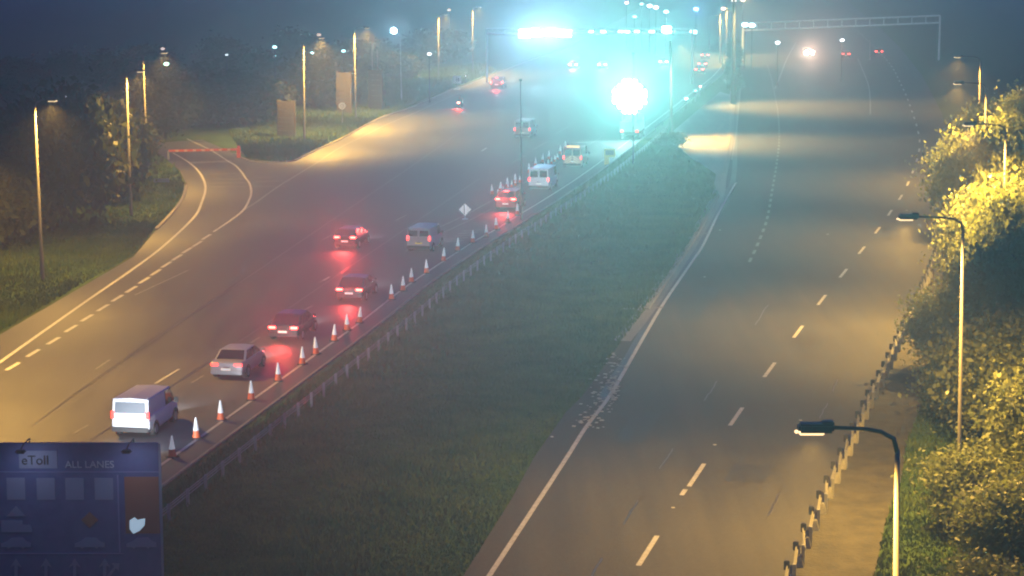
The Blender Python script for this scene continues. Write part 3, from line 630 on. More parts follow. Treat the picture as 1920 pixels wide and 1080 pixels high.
# yellow works box
p = G(1141, 309); t = empty('works_cabinet', 'yellow roadworks cabinet on a leg beside the median', 'roadworks box', p)
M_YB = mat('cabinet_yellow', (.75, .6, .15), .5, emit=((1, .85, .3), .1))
bm = bmesh.new(); box(bm, (.1, 0, 1.25), (1.15, .6, .85), bev=.04); bm_obj('cabinet', bm, M_YB, t)
bm = bmesh.new(); box(bm, (-.2, 0, .42), (.5, .4, .85), bev=.02); bm_obj('plinth', bm, M_YB, t)
bm = bmesh.new(); box(bm, (.1, -.31, 1.3), (.9, .03, .5), bev=.01); bm_obj('panel', bm, mat('cabinet_panel', (.45, .4, .2), .5), t)

# ------------------------------------------------------------------ big blue toll sign, lower left
YS = 62.0
def S(px, py, dy=0.0): return Q(px, py, YS+dy)
o0 = S(305, 1000); base = Vector((o0.x-.1, YS, 0))
t = empty('toll_sign', 'large dark blue toll sign with pictograms at the lower left', 'road sign', base)
M_BLUE = mat('sign_blue', (.06, .08, .22), .6, noise=((.10, .12, .28), 2.5, .2)); M_PALE = mat('sign_legend', (.22, .24, .36), .55); M_OB = mat('sign_orange', (.3, .11, .07), .55); M_LINE = mat('sign_line', (.22, .23, .42), .55)
def panel(name, x0, y0, x1, y1, m, dy=-.06, th=.02, par=t, bev=0):
    a, b = S(x0, y0, dy)-base, S(x1, y1, dy)-base; bm = bmesh.new(); box(bm, (a+b)/2, (abs(b.x-a.x), th, abs(a.z-b.z)), bev=bev); return bm_obj(name, bm, m, par)
brd = panel('board', -330, 830, 305, 1150, M_BLUE, 0, .1)
panel('frame_edge', 301, 832, 305, 1150, mat('sign_trim', (.24, .26, .32), .5), -.062, .03)
for y in (884, 1037): panel('divider', -330, y, 300 if y < 900 else 232, y+1.6, M_LINE)
panel('divider', 222, 890, 223.6, 1036, M_LINE)
panel('logo_plate', 35, 845, 108, 878, M_PALE)
for x in (12, 68, 122, 177, -45, -100): panel('symbol_plate', x, 896, x+36, 937, M_PALE)
panel('orange_plate', 233, 894, 300, 1000, M_OB)
def shape(name, pts, m, dy=-.085, th=.015):
    bm = bmesh.new(); P = [S(x, y, dy)-base for x, y in pts]
    f = [bm.verts.new(p) for p in P]; b_ = [bm.verts.new(p+Vector((0, th, 0))) for p in P]; bm.faces.new(f); bm.faces.new(b_[::-1])
    for k in range(len(P)): bm.faces.new((f[k], f[(k+1) % len(P)], b_[(k+1) % len(P)], b_[k]))
    return bm_obj(name, bm, m, t)
def carpic(x, y, m=M_PALE): return shape('car_pictogram', [(x-28, y+8), (x-28, y+1), (x-18, y-3), (x-8, y-10), (x+12, y-10), (x+20, y-3), (x+28, y), (x+28, y+8), (x+16, y+8), (x+13, y+11), (x+9, y+8), (x-10, y+8), (x-14, y+11), (x-18, y+8)], m)
carpic(30, 1018); carpic(168, 1018); carpic(265, 1018); carpic(-60, 1018)
shape('lorry_pictogram', [(2, 998), (2, 976), (42, 976), (42, 984), (56, 984), (60, 990), (60, 998)], M_PALE)
shape('warning_triangle', [(12, 968), (30, 948), (48, 968)], M_PALE)
shape('hazard_diamond', [(152, 975), (168, 960), (184, 975), (168, 990)], M_OB)
for x in (-75, -25, 30, 86, 140, 196): shape('arrow', [(x-3, 1100), (x-3, 1060), (x-11, 1064), (x, 1047), (x+11, 1064), (x+3, 1060), (x+3, 1100)], M_PALE)
shape('branch_arrow', [(199, 1082), (214, 1062), (209, 1056), (224, 1056), (222, 1070), (217, 1066), (203, 1086)], M_PALE)
shape('glare_patch', [(243, 976), (252, 970), (258, 975), (272, 972), (271, 985), (262, 995), (250, 1001), (243, 992)], mat('glare_white', (.8, .85, .9), .4, emit=((.6, .85, 1), .4)))  # blurred glare over the sign, built as a pale glowing patch
def text(body, px, py, hpx, m, name='lettering'):
    c = bpy.data.curves.new(name, 'FONT'); c.body = body; c.size = 1; c.extrude = .01
    o = bpy.data.objects.new(name, c); C.objects.link(o); dg = bpy.context.evaluated_depsgraph_get(); me = bpy.data.meshes.new_from_object(o.evaluated_get(dg)); bpy.data.objects.remove(o)
    k = hpx*(S(0, 900)-S(0, 901)).length/.7
    for v in me.vertices: v.co = Vector((v.co.x*k, v.co.z-.0, v.co.y*k))
    o = link(name, me, m, t); o.location = S(px, py, -.09)-base; return o
text('eToll', 40, 871, 17, M_DARKM); text('ALL LANES', 122, 877, 13, mat('legend_white', (.5, .52, .6), .5))
for x in (-260, 150):
    a = S(x, 900, .25)-base; bm = bmesh.new(); box(bm, (a.x, .25, a.z/2+.4), (.28, .3, a.z+.8)); bm_obj('post', bm, M_GALV, t)
for x in (55, -190, 250):  # lanterns added to brighten the board; first one sits at a dark cap
    a = S(x, 830)-base; bm = bmesh.new(); tube(bm, [a+Vector((0, .1, -.3)), a+Vector((0, .05, .12)), a+Vector((0, -.8, .12)), a+Vector((0, -1.1, .06))], .022, 6); bm_obj('added_lantern_arm', bm, M_DARKM, t)
    bm = bmesh.new(); box(bm, a+Vector((0, -1.15, .0)), (.3, .22, .1), bev=.04); bm_obj('added_lantern', bm, M_DARKM, t)
    light('added_lantern_light', 'SPOT', a+Vector((0, -1.2, -.12)), (.7, .8, 1), 34, t, .15, 150, .9, (.15, .8, -1))

# ------------------------------------------------------------------ cones
def cone_parts(par):
    bm = bmesh.new(); box(bm, (0, 0, .04), (.46, .46, .08), bev=.02); bm_obj('base', bm, M_BLACKP, par)
    bm = bmesh.new(); disc_cyl(bm, (0, 0, .24), (0, 0, 1), .185, .34, 16, .125); bm_obj('cone_body', bm, M_ORANGE, par)
    bm = bmesh.new(); tube(bm, [(0, 0, .40), (0, 0, .92), (0, 0, 1.0)], [.135, .045, .03], 16); bm_obj('sleeve', bm, M_SLEEVE, par)
def copy_tree(o, par=None):
    c = o.copy(); C.objects.link(c); c.parent = par
    for ch in o.children: copy_tree(ch, c)
    return c
c0 = None
def add_cone(px, py, label, group, sc_=1.0):
    global c0
    if c0 is None: c0 = empty('traffic_cone', label, 'traffic cone'); cone_parts(c0); o = c0
    else: o = copy_tree(c0)
    o.location = G(px, py); o.rotation_euler = (random.gauss(0, .035), random.gauss(0, .035), random.random()*1.5); o.scale = (sc_,)*3; o['label'] = label; o['group'] = group; o['category'] = 'traffic cone'
CN = [(323, 858), (368.5, 823), (414, 789), (471, 751), (521.8, 715), (566.8, 684), (592.7, 665), (626.5, 640), (650.5, 620), (674, 606), (734, 562), (755.7, 546), (771.5, 530), (800, 513), (831.5, 490), (858, 471), (886.5, 456), (912, 445), (931, 431), (952, 418), (970, 404)]
for k, (x, y) in enumerate(CN): add_cone(x, y, 'white-topped orange cone on the median line, %s from the toll sign' % ORD[k], 'cones along the median line')
CA = [(922.5, 366), (938, 361), (951, 353), (966, 345), (992, 325), (1004.5, 313), (1017, 306), (1028.5, 300), (1050, 290), (1060, 281)]
CB = [(934, 370), (943, 364), (952.5, 356), (959, 352), (966, 349), (975, 343), (1009, 322), (1015, 320), (1021.5, 316), (1028, 312), (1034, 308), (1040, 304), (1046, 300)]
for k, (x, y) in enumerate(CA): add_cone(x, y, 'cone of the outer taper row left of the vans, %s from the near end' % ORD[k], 'cones of the lane closure taper')
for k, (x, y) in enumerate(CB): add_cone(x, y, 'cone of the inner taper row beside the vans, %s from the near end' % ORD[k], 'cones of the lane closure taper', .72)

# ------------------------------------------------------------------ wire rope barrier in the median
line = offset(MED, 3.3); s = arclen(line)
i0 = min(range(len(line)), key=lambda i: abs(line[i].y-78)); i1 = min(range(len(line)), key=lambda i: abs(line[i].y-262))
t = empty('wire_rope_barrier', 'low wire rope barrier on pale posts along the median edge', 'barrier', line[i0]); o_ = line[i0]
d = s[i0]; pm = None
while d < s[i1]:
    p = at_len(line, s, d)-o_
    if pm is None:
        bm = bmesh.new(); box(bm, (0, 0, .36), (.13, .09, .76), bev=.015); ob = bm_obj('post', bm, mat('pale_post', (.3, .3, .28), .5), t); pm = ob.data
    else: ob = link('post', pm, None, t)
    ob.location = p; d += 2.4
for z in (.48, .6, .7):
    bm = bmesh.new(); tube(bm, [at_len(line, s, s[i0]+k*(s[i1]-s[i0])/60)-o_+Vector((0, -.06, z)) for k in range(61)], .012, 5); bm_obj('wire_rope', bm, M_ROPE, t)
# ------------------------------------------------------------------ guard rail on the right
BR = smooth_line(pxs([(1440, 1180), (1470, 1122), (1497, 1063), (1513, 1024), (1529, 988), (1556, 928), (1583, 870), (1609, 813), (1635, 755), (1661, 706), (1693, 634), (1730, 552), (1758, 480), (1780, 400), (1783, 330), (1770, 250)]), 1.0)
s = arclen(BR); t = empty('guard_rail', 'low guard rail of pale plates and dark-capped posts beside the right carriageway', 'barrier', BR[0]); o_ = BR[0].copy()
rail = mat('rail_plate', (.34, .33, .28), .6, noise=((.18, .17, .14), 4, .2)); meshes = {}
def inst(name, key, build, m):
    if key not in meshes:
        bm = bmesh.new(); build(bm); ob = bm_obj(name, bm, m, t); meshes[key] = ob.data; return ob
    return link(name, meshes[key], None, t)
def b_rail(bm):
    for z, dx in ((.70, .0), (.60, .05), (.50, 0)): box(bm, (dx, 0, z), (.05, 2.3, .12), bev=.02)
def b_post(bm): box(bm, (0, 0, .38), (.12, .16, .8))
def b_block(bm): box(bm, (0, 0, .72), (.2, .22, .34), bev=.02)
def b_foot(bm): box(bm, (0, 0, .2), (.3, .5, .42), taper=(.35, .6), bev=.02)
d = 0; L_ = 2.55; k = 0
while d+L_ < s[-1]:
    a, b = at_len(BR, s, d)-o_, at_len(BR, s, d+L_)-o_; m_ = (a+b)/2; yaw = math.atan2(-(b.x-a.x), b.y-a.y)+R(4)
    o = inst('rail', 'rail', b_rail, rail); o.location = m_; o.rotation_euler = (R(random.gauss(0, .6)), 0, yaw+R(random.gauss(0, 1.2)))
    o = inst('post', 'post', b_post, M_GALV); o.location = a+Vector((.14, .0, 0)); o.rotation_euler = (0, 0, yaw)
    o = inst('spacer_block', 'block', b_block, M_DARKM); o.location = a+Vector((-.12, .1, 0)); o.rotation_euler = (0, 0, yaw)
    o = inst('foot_plate', 'foot', b_foot, rail); o.location = a+Vector((.02, -.1, 0)); o.rotation_euler = (0, 0, yaw)
    d += L_; k += 1
# concrete step barrier far up the median
line = offset([p for p in MED if p.y > 262], 1.8)
t = empty('median_barrier', 'dark safety barrier up the median beyond the crossover', 'barrier', line[0]); o_ = line[0].copy()
bm = bmesh.new(); tube(bm, [p-o_+Vector((0, 0, .65)) for p in line[::3]], .12, 6); bm_obj('rail', bm, M_DARKM, t)
for p in line[::4]:
    bm = bmesh.new(); box(bm, p-o_+Vector((0, 0, .33)), (.12, .12, .7)); bm_obj('post', bm, M_DARKM, t)

# ------------------------------------------------------------------ vehicles
def heading(p):
    i = min(range(len(MED)-1), key=lambda i: abs(MED[i].y-p.y)); d = MED[min(i+4, len(MED)-1)]-MED[max(i-3, 0)]; return math.atan2(-d.x, d.y)
def hull(bm, secs):
    """secs: (y, half width, z bottom, z top, shoulder inset) from rear to front; rounded box sections"""
    rings = []
    for y, hw, z0, z1, ins in secs:
        h = z1-z0
        pr = [(hw*.86, z0), (hw*.98, z0+h*.22), (hw, z0+h*.5), (hw*(1-ins*.35), z0+h*.82), (hw*(1-ins), z1), (hw*.45*(1-ins), z1+.02)]
        rings.append([bm.verts.new((x, y, z)) for x, z in pr]+[bm.verts.new((-x, y, z)) for x, z in pr[::-1]])
    n = len(rings[0])
    for a, b in zip(rings, rings[1:]):
        for k in range(n): bm.faces.new((a[k], a[(k+1) % n], b[(k+1) % n], b[k]))
    bm.faces.new(rings[0]); bm.faces.new(rings[-1][::-1])
KINDS = {
 'saloon': dict(L=4.6, W=1.82, belt=.98, H=1.44, cab=[(.62, .0), (1.25, 1.0), (2.75, 1.0), (3.55, 0)], deck=.96, tail=.82),
 'hatch': dict(L=4.15, W=1.78, belt=.98, H=1.47, cab=[(.05, .0), (.5, 1.0), (2.5, 1.0), (3.2, 0)], deck=.98, tail=.88),
 'suv': dict(L=4.5, W=1.9, belt=1.12, H=1.68, cab=[(.03, .0), (.42, 1.0), (2.8, 1.0), (3.45, 0)], deck=1.1, tail=1.0),
 'van': dict(L=4.5, W=1.86, belt=1.05, H=1.86, cab=[(.0, .0), (.1, 1.0), (3.2, 1.0), (3.85, 0)], deck=1.05, tail=1.08),
 'bigvan': dict(L=5.3, W=2.0, belt=1.15, H=2.15, cab=[(.0, .0), (.07, 1.0), (4.1, 1.0), (4.75, 0)], deck=1.15, tail=1.12)}
RED = (1, .06, .05)
def vehicle(name, kind, cat, label, px, py, paint, brake=0.0, tail=1.0, head=1.0, group=None, roofcol=None, hd=None, plate=M_PLATE, third=False, width=None, lights_h=None, facing=1):
    q = KINDS[kind]; W = (width or q['W'])/2; L = q['L']
    p = G(px, py); rz = heading(p) if hd is None else hd
    t = empty(name, label, cat, p, rz, group); isvan = kind in ('van', 'bigvan')
    b, H = q['belt'], q['H']
    bm = bmesh.new()
    hull(bm, [(.0, W*.9, .34, q['deck']-.08, .06), (.07, W*.97, .27, q['deck'], .06), (.8, W, .22, b, .05), (L*.55, W, .22, b, .05), (L*.78, W*.98, .24, b-.04, .06), (L*.93, W*.93, .27, b-.2 if not isvan else b-.15, .08), (L, W*.8, .32, b-.36, .1)])
    # wheel arches as dark recess rings
    bo = bm_obj('body', bm, paint, t, False)
    mdf = bo.modifiers.new('bev', 'BEVEL'); mdf.width = .03; mdf.segments = 2; mdf.limit_method = 'ANGLE'
    # greenhouse
    c = q['cab']; top = W*(.80 if not isvan else .92)
    def sec(y, f): return y, (W*.94)*(1-f)+top*f, b*(1-f)+H*f
    bm = bmesh.new(); rings = []
    low = [(c[0][0], W*.93, b-.02), (c[3][0], W*.9, b-.03)]
    def quad(name, pts, m, par=t, th=.0):
        b2 = bmesh.new(); vs = [b2.verts.new(v) for v in pts]; b2.faces.new(vs)
        r = bmesh.ops.extrude_face_region(b2, geom=b2.faces[:]); nrm = (Vector(pts[1])-Vector(pts[0])).cross(Vector(pts[2])-Vector(pts[0])).normalized()
        bmesh.ops.translate(b2, vec=nrm*(th or .015), verts=[g for g in r['geom'] if isinstance(g, bmesh.types.BMVert)])
        return bm_obj(name, b2, m, par)
    y0, y1, y2, y3 = (v[0] for v in c); wb = W*.93
    V = [(-wb, y0, b-.04), (wb, y0, b-.04), (-wb*.98, y3, b-.04), (wb*.98, y3, b-.04), (-top, y1, H-.04), (top, y1, H-.04), (-top*.96, y2, H-.03), (top*.96, y2, H-.03), (0, y1+.02, H), (0, y2, H+.01)]
    vs = [bm.verts.new(v) for v in V]
    for f in ((0, 1, 5, 8, 4), (1, 3, 7, 5), (3, 2, 6, 9, 7), (2, 0, 4, 6), (4, 8, 9, 6), (8, 5, 7, 9), (0, 2, 3, 1)): bm.faces.new([vs[k] for k in f])
    cb = bm_obj('cabin', bm, roofcol or paint, t); m2 = cb.modifiers.new('bev', 'BEVEL'); m2.width = .05; m2.segments = 3
    def onface(a, b_, c_, d_, ins, push):     # inset quad on a face, pushed outward
        P = [Vector(v) for v in (a, b_, c_, d_)]; ce = sum(P, Vector())/4; n = (P[1]-P[0]).cross(P[2]-P[0]).normalized()
        if n.dot(ce-Vector((0, L/2, .9))) < 0: n = -n
        return [ce+(v-ce)*(1-ins)+n*push for v in P]
    if not isvan: quad('rear_window', onface(V[0], V[1], V[5], V[4], .14, .012), M_GLASS)
    else:
        if name == 'white_van': quad('rear_window', [(-W*.8, -.012, b+.12), (W*.8, -.012, b+.12), (W*.76, .06, H-.2), (-W*.76, .06, H-.2)], mat('misted_glass', (.16, .18, .2), .3))
        for s_ in (() if name == 'white_van' else (-1, 1)):
            xa, xb = .08*s_, W*.80*s_
            z0, z1 = b+.18, H-.22
            quad('rear_window', [(xa, -.012, z0), (xb, -.012, z0), (xb*.97, .06, z1), (xa, .06, z1)], M_GLASS if kind == 'van' else M_GLASS)
    quad('windscreen', onface(V[2], V[3], V[7], V[6], .1, .012), M_GLASS)
    for s_ in (1, -1):
        a_, b2_, c_, d_ = (V[1], V[3], V[7], V[5]) if s_ > 0 else (V[0], V[2], V[6], V[4])
        if isvan: # cab door glass only
            A_ = Vector(a_).lerp(Vector(b2_), .62); D_ = Vector(d_).lerp(Vector(c_), .70); quad('side_window', onface(A_, b2_, c_, D_, .16, .012), M_GLASS)
        else:
            m1, m2_ = Vector(a_).lerp(Vector(b2_), .5), Vector(d_).lerp(Vector(c_), .48)
            quad('side_window', onface(a_, m1, m2_, d_, .13, .012), M_GLASS); quad('side_window', onface(m1, b2_, c_, m2_, .13, .012), M_GLASS)
    for yy in (L*.19, L*.81):
        for s_ in (-1, 1):
            b2 = bmesh.new(); disc_cyl(b2, (s_*(W-.11), yy, .32), (1, 0, 0), .32, .24, 20); wh = bm_obj('wheel', b2, M_TYRE, t)
            b2 = bmesh.new(); disc_cyl(b2, (s_*(W+.012), yy, .32), (1, 0, 0), .2, .03, 16); bm_obj('rim', b2, M_RIM, wh)
            b2 = bmesh.new(); tube(b2, [(s_*(W+.0), yy+math.cos(a)*.37, .32+math.sin(a)*.37) for a in [math.pi*k/10 for k in range(11)]], .03, 6); bm_obj('wheel_arch', b2, M_BLACKP, t)
    b2 = bmesh.new(); box(b2, (0, -.03, .42), (W*1.86, .16, .22), bev=.04); bm_obj('bumper', b2, paint if not isvan else M_BLACKP, t)
    b2 = bmesh.new(); box(b2, (0, L+.0, .42), (W*1.6, .14, .24), bev=.04); bm_obj('front_bumper', b2, paint, t)
    b2 = bmesh.new(); box(b2, (0, -.13 if not isvan else -.02, .60 if not isvan else .72), (.52, .02, .12)); bm_obj('number_plate', b2, plate, t)
    for s_ in (-1, 1):
        b2 = bmesh.new()
        tz = q['tail']
        lw = M_BRAKE if brake else M_TAIL
        if isvan: box(b2, (s_*(W-.10), .0, tz), (.15, .1, .34), bev=.02)
        else: box(b2, (s_*(W-.27), .0, tz), (.42, .12, .14), bev=.03)
        bm_obj('tail_light', b2, lw, t)
        b2 = bmesh.new(); box(b2, (s_*(W*.56), L-.04, .62), (.3, .12, .14), bev=.03); bm_obj('headlight', b2, M_HLAMP if head else M_GLASS, t)
        b2 = bmesh.new(); box(b2, (s_*(W+.1), y3-.35, b+.08), (.2, .1, .15 if not isvan else .26), bev=.03); bm_obj('mirror', b2, M_BLACKP if isvan else paint, t)
    b2 = bmesh.new(); box(b2, (0, -.02, q['deck']-.28), (.3, .03, .04)); bm_obj('tailgate_handle', b2, M_BLACKP, t)
    if third: b2 = bmesh.new(); box(b2, (0, c[1][0]-.05 if not isvan else .02, H-.03), (.4, .06, .05)); bm_obj('high_brake_light', b2, M_BRAKE, t)
    if brake: light('brake_glow', 'SPOT', (0, -.5, q['tail']), RED, 11000*brake, t, .35, 10, 1, cam_dir(p, rz)); light('brake_spill', 'SPOT', (0, -.45, q['tail']), RED, 900*brake, t, .3, 120, 1, (0, -1, .1))
    elif tail: light('tail_glow', 'SPOT', (0, -.4, q['tail']), RED, 500*tail, t, .3, 16, 1, cam_dir(p, rz))
    if head:
        light('headlight_beam', 'SPOT', (0, L+.35, .66), (.86, .93, 1), 1300*head, t, .12, 62, .9, (0, 1, -.035))
    return t
v1 = vehicle('white_van', 'van', 'van', 'white van with brightly lit tailgate just above the toll sign', 245, 822, M_WHITE, tail=.8)
vehicle('parked_behind', 'hatch', 'car', 'dark hatchback following the white van, hidden behind the top of the toll sign', 130, 928, M_DARKP, tail=.2, head=4.0).name = 'following_car'
vehicle('silver_saloon', 'saloon', 'car', 'silver saloon with small amber-red tail lights and a lit boot', 425, 713, M_SILVER, tail=1.2, head=1.0)
vehicle('dark_saloon', 'saloon', 'car', 'dark saloon with wide red brake lights and a white number plate', 531, 641, M_DARKP, brake=.9)
vehicle('dark_saloon', 'saloon', 'car', 'dark saloon braking in front of the widest-lit one, next to the cones', 655, 567, M_DARKP, brake=.85)
vehicle('dark_hatchback', 'hatch', 'car', 'dark hatchback with a broad red glow in the middle lane', 647, 467, M_DARKP, brake=1.5)
vehicle('grey_van', 'van', 'van', 'grey van with dim red lights and a pale bumper in mid road', 785, 474, M_GREY, tail=.8, plate=M_PLATEY)
vehicle('red_car', 'suv', 'car', 'car bathed in red brake light beside the cones of the taper', 948, 395, M_REDP, brake=1.4, third=True)
v = vehicle('panel_van', 'bigvan', 'van', 'white panel van with black rear windows and yellow-lit side', 1010, 359, M_WHITE, tail=.6)
v = vehicle('works_van', 'bigvan', 'van', 'roadworks van with orange chevrons on its back', 1073, 316, mat('works_paint', (.55, .38, .25), .4), tail=.9)
for k in range(6):
    b2 = bmesh.new(); s_ = -1 if k % 2 else 1; zz = .62+.22*(k//2)
    for q_ in (-1, 1):
        vs = box(b2, (q_*.42, -.035, zz), (.8, .02, .1)); 
        bmesh.ops.rotate(b2, cent=(q_*.42, -.035, zz), matrix=Matrix.Rotation(R(32*q_), 3, 'Y'), verts=vs)
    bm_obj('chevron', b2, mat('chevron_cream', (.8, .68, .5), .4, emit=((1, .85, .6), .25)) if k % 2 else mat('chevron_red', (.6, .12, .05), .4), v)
    if k % 2: v.children[-1].location.z = .11
b2 = bmesh.new(); box(b2, (0, .5, 2.22), (1.3, .3, .14), bev=.03); bm_obj('light_bar', b2, mat('amber_bar', (.8, .45, .1), .3, emit=((1, .6, .2), 1.5)), v)
vehicle('grey_panel_van', 'bigvan', 'van', 'pale van crossing behind the thin dark column, far up the road', 979, 260, M_GREY, tail=1.5)
vehicle('far_red_van', 'van', 'van', 'far vehicle with four red lights near the left kerb', 931, 167, M_DARKP, brake=1.3, width=2.0, third=True)
for k, (x, y, lb, br) in enumerate(((1074, 130, 'far car with a red glow left of the big light board', 1.0), (1129, 130, 'far car just left of the top of the light glare', .3), (1244, 124, 'far car just right of the top of the light glare', .3),
    (1311, 139, 'nearest of the three cars queuing right of the gantry post', .12), (1317, 128, 'middle one of the three cars queuing right of the gantry post', .12), (1322, 111, 'farthest of the three cars queuing right of the gantry post', .12))):
    vehicle('distant_car', 'hatch', 'car', lb, x, y, M_DARKP, brake=br, head=.6, group='distant cars with red lights')
# oncoming car, right carriageway
p = G(1510, 103); v = vehicle('oncoming_car', 'suv', 'car', 'oncoming car with dazzling headlights on the right carriageway', 1510, 103, M_DARKP, tail=0, head=0, hd=math.pi+R(2))
for s_ in (-.62, .62):
    b2 = bmesh.new(); bmesh.ops.create_uvsphere(b2, u_segments=14, v_segments=8, radius=.42); bmesh.ops.translate(b2, vec=(s_, 4.65, .72), verts=b2.verts); bm_obj('main_beam', b2, mat('main_beam_glass', (1, 1, 1), .3, emit=((1, .85, .65), 70)), v)
light('headlight_beam', 'SPOT', (0, 5.2, .9), (1, .58, .4), 190000, v, .3, 9.5, 1, cam_dir(p, math.pi+R(2)))
for k, (x, y, lb) in enumerate(((1586, 109, 'far car with red light right of the oncoming headlights'), (1648, 104, 'far car with red light close to the caption corner'))):
    vehicle('receding_car', 'hatch', 'car', lb, x, y, M_DARKP, brake=.12, head=0, group='cars beyond the oncoming car', hd=R(-12))

# ------------------------------------------------------------------ works lorry with glaring light board
p = G(1180, 262); hz = heading(p)
t = empty('works_lorry', 'works lorry with a raised glaring light board, oversized for its glare, in the closed lane', 'lorry', p, hz)
LW = mat('lorry_white', (.6, .66, .66), .4)
b2 = bmesh.new(); box(b2, (0, 3.2, .75), (2.2, 6.4, .3), bev=.03); bm_obj('chassis', b2, M_DARKM, t)
b2 = bmesh.new(); box(b2, (0, 2.0, 1.5), (2.35, 3.9, 1.2), bev=.05); bm_obj('load_bed', b2, LW, t)
b2 = bmesh.new(); box(b2, (0, 5.2, 1.75), (2.25, 1.9, 1.9), taper=(.95, .85), bev=.12); cab = bm_obj('cab', b2, LW, t)
b2 = bmesh.new(); box(b2, (0, 6.05, 2.1), (1.9, .2, .8), bev=.03); bm_obj('windscreen', b2, M_GLASS, cab)
for yy in (.9, 5.2):
    for s_ in (-1, 1):
        b2 = bmesh.new(); disc_cyl(b2, (s_*1.0, yy, .48), (1, 0, 0), .48, .3, 20); wh = bm_obj('wheel', b2, M_TYRE, t)
        b2 = bmesh.new(); disc_cyl(b2, (s_*1.16, yy, .48), (1, 0, 0), .27, .04, 14); bm_obj('rim', b2, M_RIM, wh)
for s_ in (-.9, .9): b2 = bmesh.new(); tube(b2, [(s_, .2, 2.05), (s_, .1, 4.2)], .07, 8); bm_obj('mast', b2, M_GALV, t)
b2 = bmesh.new(); disc_cyl(b2, (0, .02, 5.1), (0, 1, 0), 2.15, .12, 32); brd = bm_obj('glare_board', b2, M_DARKM, t)  # lamp disc made round and oversized to fill out the glare
LG = mat('board_lamp', (1, 1, 1), .3, emit=((.55, 1, .95), 90))
lm = None
for i in range(7):
    for j in range(7):
        if (i-3)**2+(j-3)**2 > 11: continue
        if lm is None: b2 = bmesh.new(); disc_cyl(b2, (0, 0, 0), (0, 1, 0), .25, .08, 14); o = bm_obj('lamp', b2, LG, brd); lm = o.data
        else: o = link('lamp', lm, None, brd)
        o.location = ((i-3)*.58, -.08, 5.1+(j-3)*.58)
for s_ in (-1, 1):
    b2 = bmesh.new(); box(b2, (s_*.9, -.02, 1.0), (.3, .08, .2)); bm_obj('tail_light', b2, M_TAIL, t)
light('board_glow', 'SPOT', (0, -1.0, 5.1), (.24, 1, .84), 560000, t, .7, 9.5, 1, cam_dir(p, hz))

# ------------------------------------------------------------------ motorbike and rider
p = G(864, 202); hz = R(-16)
t = empty('motorbike', 'motorbike with a red tail light near the left kerb', 'motorbike', p, hz)
for yy in (-.7, .72):
    b2 = bmesh.new(); disc_cyl(b2, (0, yy, .31), (1, 0, 0), .31, .15, 20); wh = bm_obj('wheel', b2, M_TYRE, t)
    b2 = bmesh.new(); disc_cyl(b2, (0, yy, .31), (1, 0, 0), .18, .17, 14); bm_obj('rim', b2, M_RIM, wh)
b2 = bmesh.new(); box(b2, (0, .25, .82), (.34, .6, .3), bev=.09); bm_obj('fuel_tank', b2, M_DARKP, t)
b2 = bmesh.new(); box(b2, (0, -.35, .80), (.3, .75, .13), bev=.05); bm_obj('seat', b2, M_BLACKP, t)
b2 = bmesh.new(); box(b2, (0, .1, .45), (.36, .6, .4), bev=.08); bm_obj('engine', b2, M_DARKM, t)
b2 = bmesh.new(); tube(b2, [(-.1, .72, .31), (-.09, .5, 1.0)], .035, 8); tube(b2, [(.1, .72, .31), (.09, .5, 1.0)], .035, 8); bm_obj('fork', b2, M_GALV, t)
b2 = bmesh.new(); tube(b2, [(-.4, .35, 1.05), (-.1, .5, 1.02), (.1, .5, 1.02), (.4, .35, 1.05)], .025, 8); bm_obj('handlebar', b2, M_BLACKP, t)
b2 = bmesh.new(); box(b2, (0, -.9, .72), (.55, .3, .32), bev=.05); bm_obj('pannier', b2, M_DARKP, t)
b2 = bmesh.new(); box(b2, (0, -1.07, .78), (.3, .06, .2), bev=.02); bm_obj('tail_light', b2, mat('bike_light', (1, .3, .2), .3, emit=((1, .25, .15), 16)), t)
light('tail_glow', 'SPOT', (0, -1.25, .8), RED, 900, t, .2, 150, .8, (0, -1, .05))
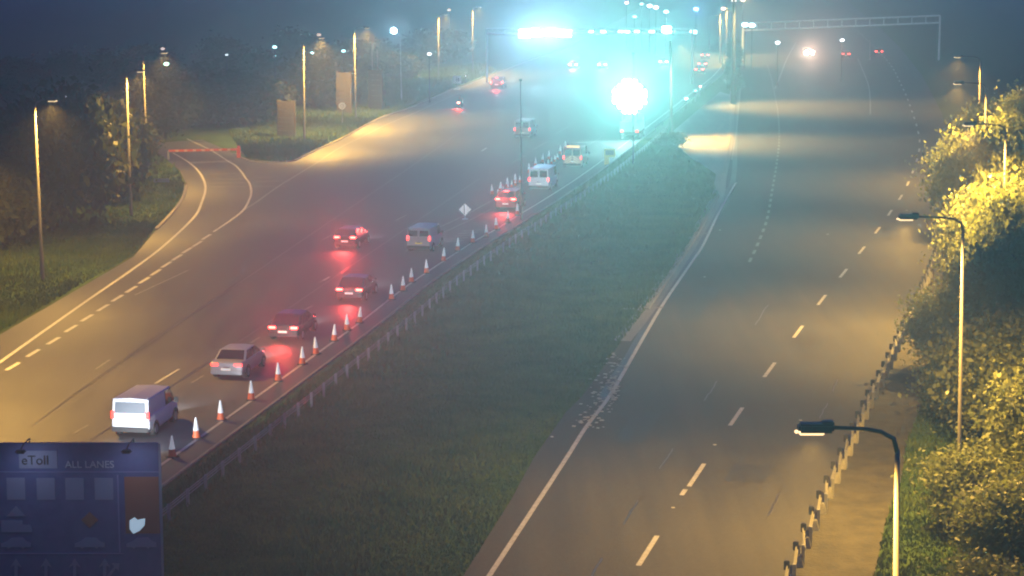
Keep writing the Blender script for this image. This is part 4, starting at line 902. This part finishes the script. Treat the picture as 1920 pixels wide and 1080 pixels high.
light('headlight_beam', 'SPOT', (0, 1.0, .9), (1, .95, .8), 800, t, .1, 60, .9, (0, 1, -.05))
# rider: one skinned body
def skin_figure(name, joints, edges, m, parent):
    me = bpy.data.meshes.new(name); me.from_pydata([j[:3] for j in joints], edges, []); o = link(name, me, m, parent)
    md = o.modifiers.new('skin', 'SKIN'); md.use_smooth_shade = True; o.modifiers.new('sub', 'SUBSURF').levels = 1; o.modifiers['sub'].render_levels = 1
    for k, j in enumerate(joints): me.skin_vertices[0].data[k].radius = (j[3], j[3]); me.skin_vertices[0].data[k].use_root = (k == 0)
    return o
r = empty('person', 'person in dark riding clothes and helmet sitting on the motorbike', 'person', p, hz)
J = [(0, -.3, .93, .17), (0, -.22, 1.15, .18), (0, -.08, 1.38, .2), (0, -.02, 1.5, .08), (0, .03, 1.6, .07),
     (-.2, -.06, 1.42, .08), (-.34, .1, 1.22, .06), (-.37, .33, 1.08, .045), (.2, -.06, 1.42, .08), (.34, .1, 1.22, .06), (.37, .33, 1.08, .045),
     (-.13, -.25, .92, .12), (-.27, .15, .86, .085), (-.25, -.12, .5, .06), (-.25, -.02, .36, .05), (.13, -.25, .92, .12), (.27, .15, .86, .085), (.25, -.12, .5, .06), (.25, -.02, .36, .05)]
Ed = [(0, 1), (1, 2), (2, 3), (3, 4), (2, 5), (5, 6), (6, 7), (2, 8), (8, 9), (9, 10), (0, 11), (11, 12), (12, 13), (13, 14), (0, 15), (15, 16), (16, 17), (17, 18)]
skin_figure('body', J, Ed, mat('riding_suit', (.02, .02, .024), .6), r)
b2 = bmesh.new(); bmesh.ops.create_uvsphere(b2, u_segments=16, v_segments=12, radius=.15); bmesh.ops.scale(b2, vec=(.95, 1.1, 1.1), verts=b2.verts); bmesh.ops.translate(b2, vec=(0, .04, 1.68), verts=b2.verts); bm_obj('helmet', b2, M_DARKP, r, True)
b2 = bmesh.new(); box(b2, (0, .17, 1.69), (.2, .08, .1), bev=.03); bm_obj('visor', b2, M_GLASS, r)
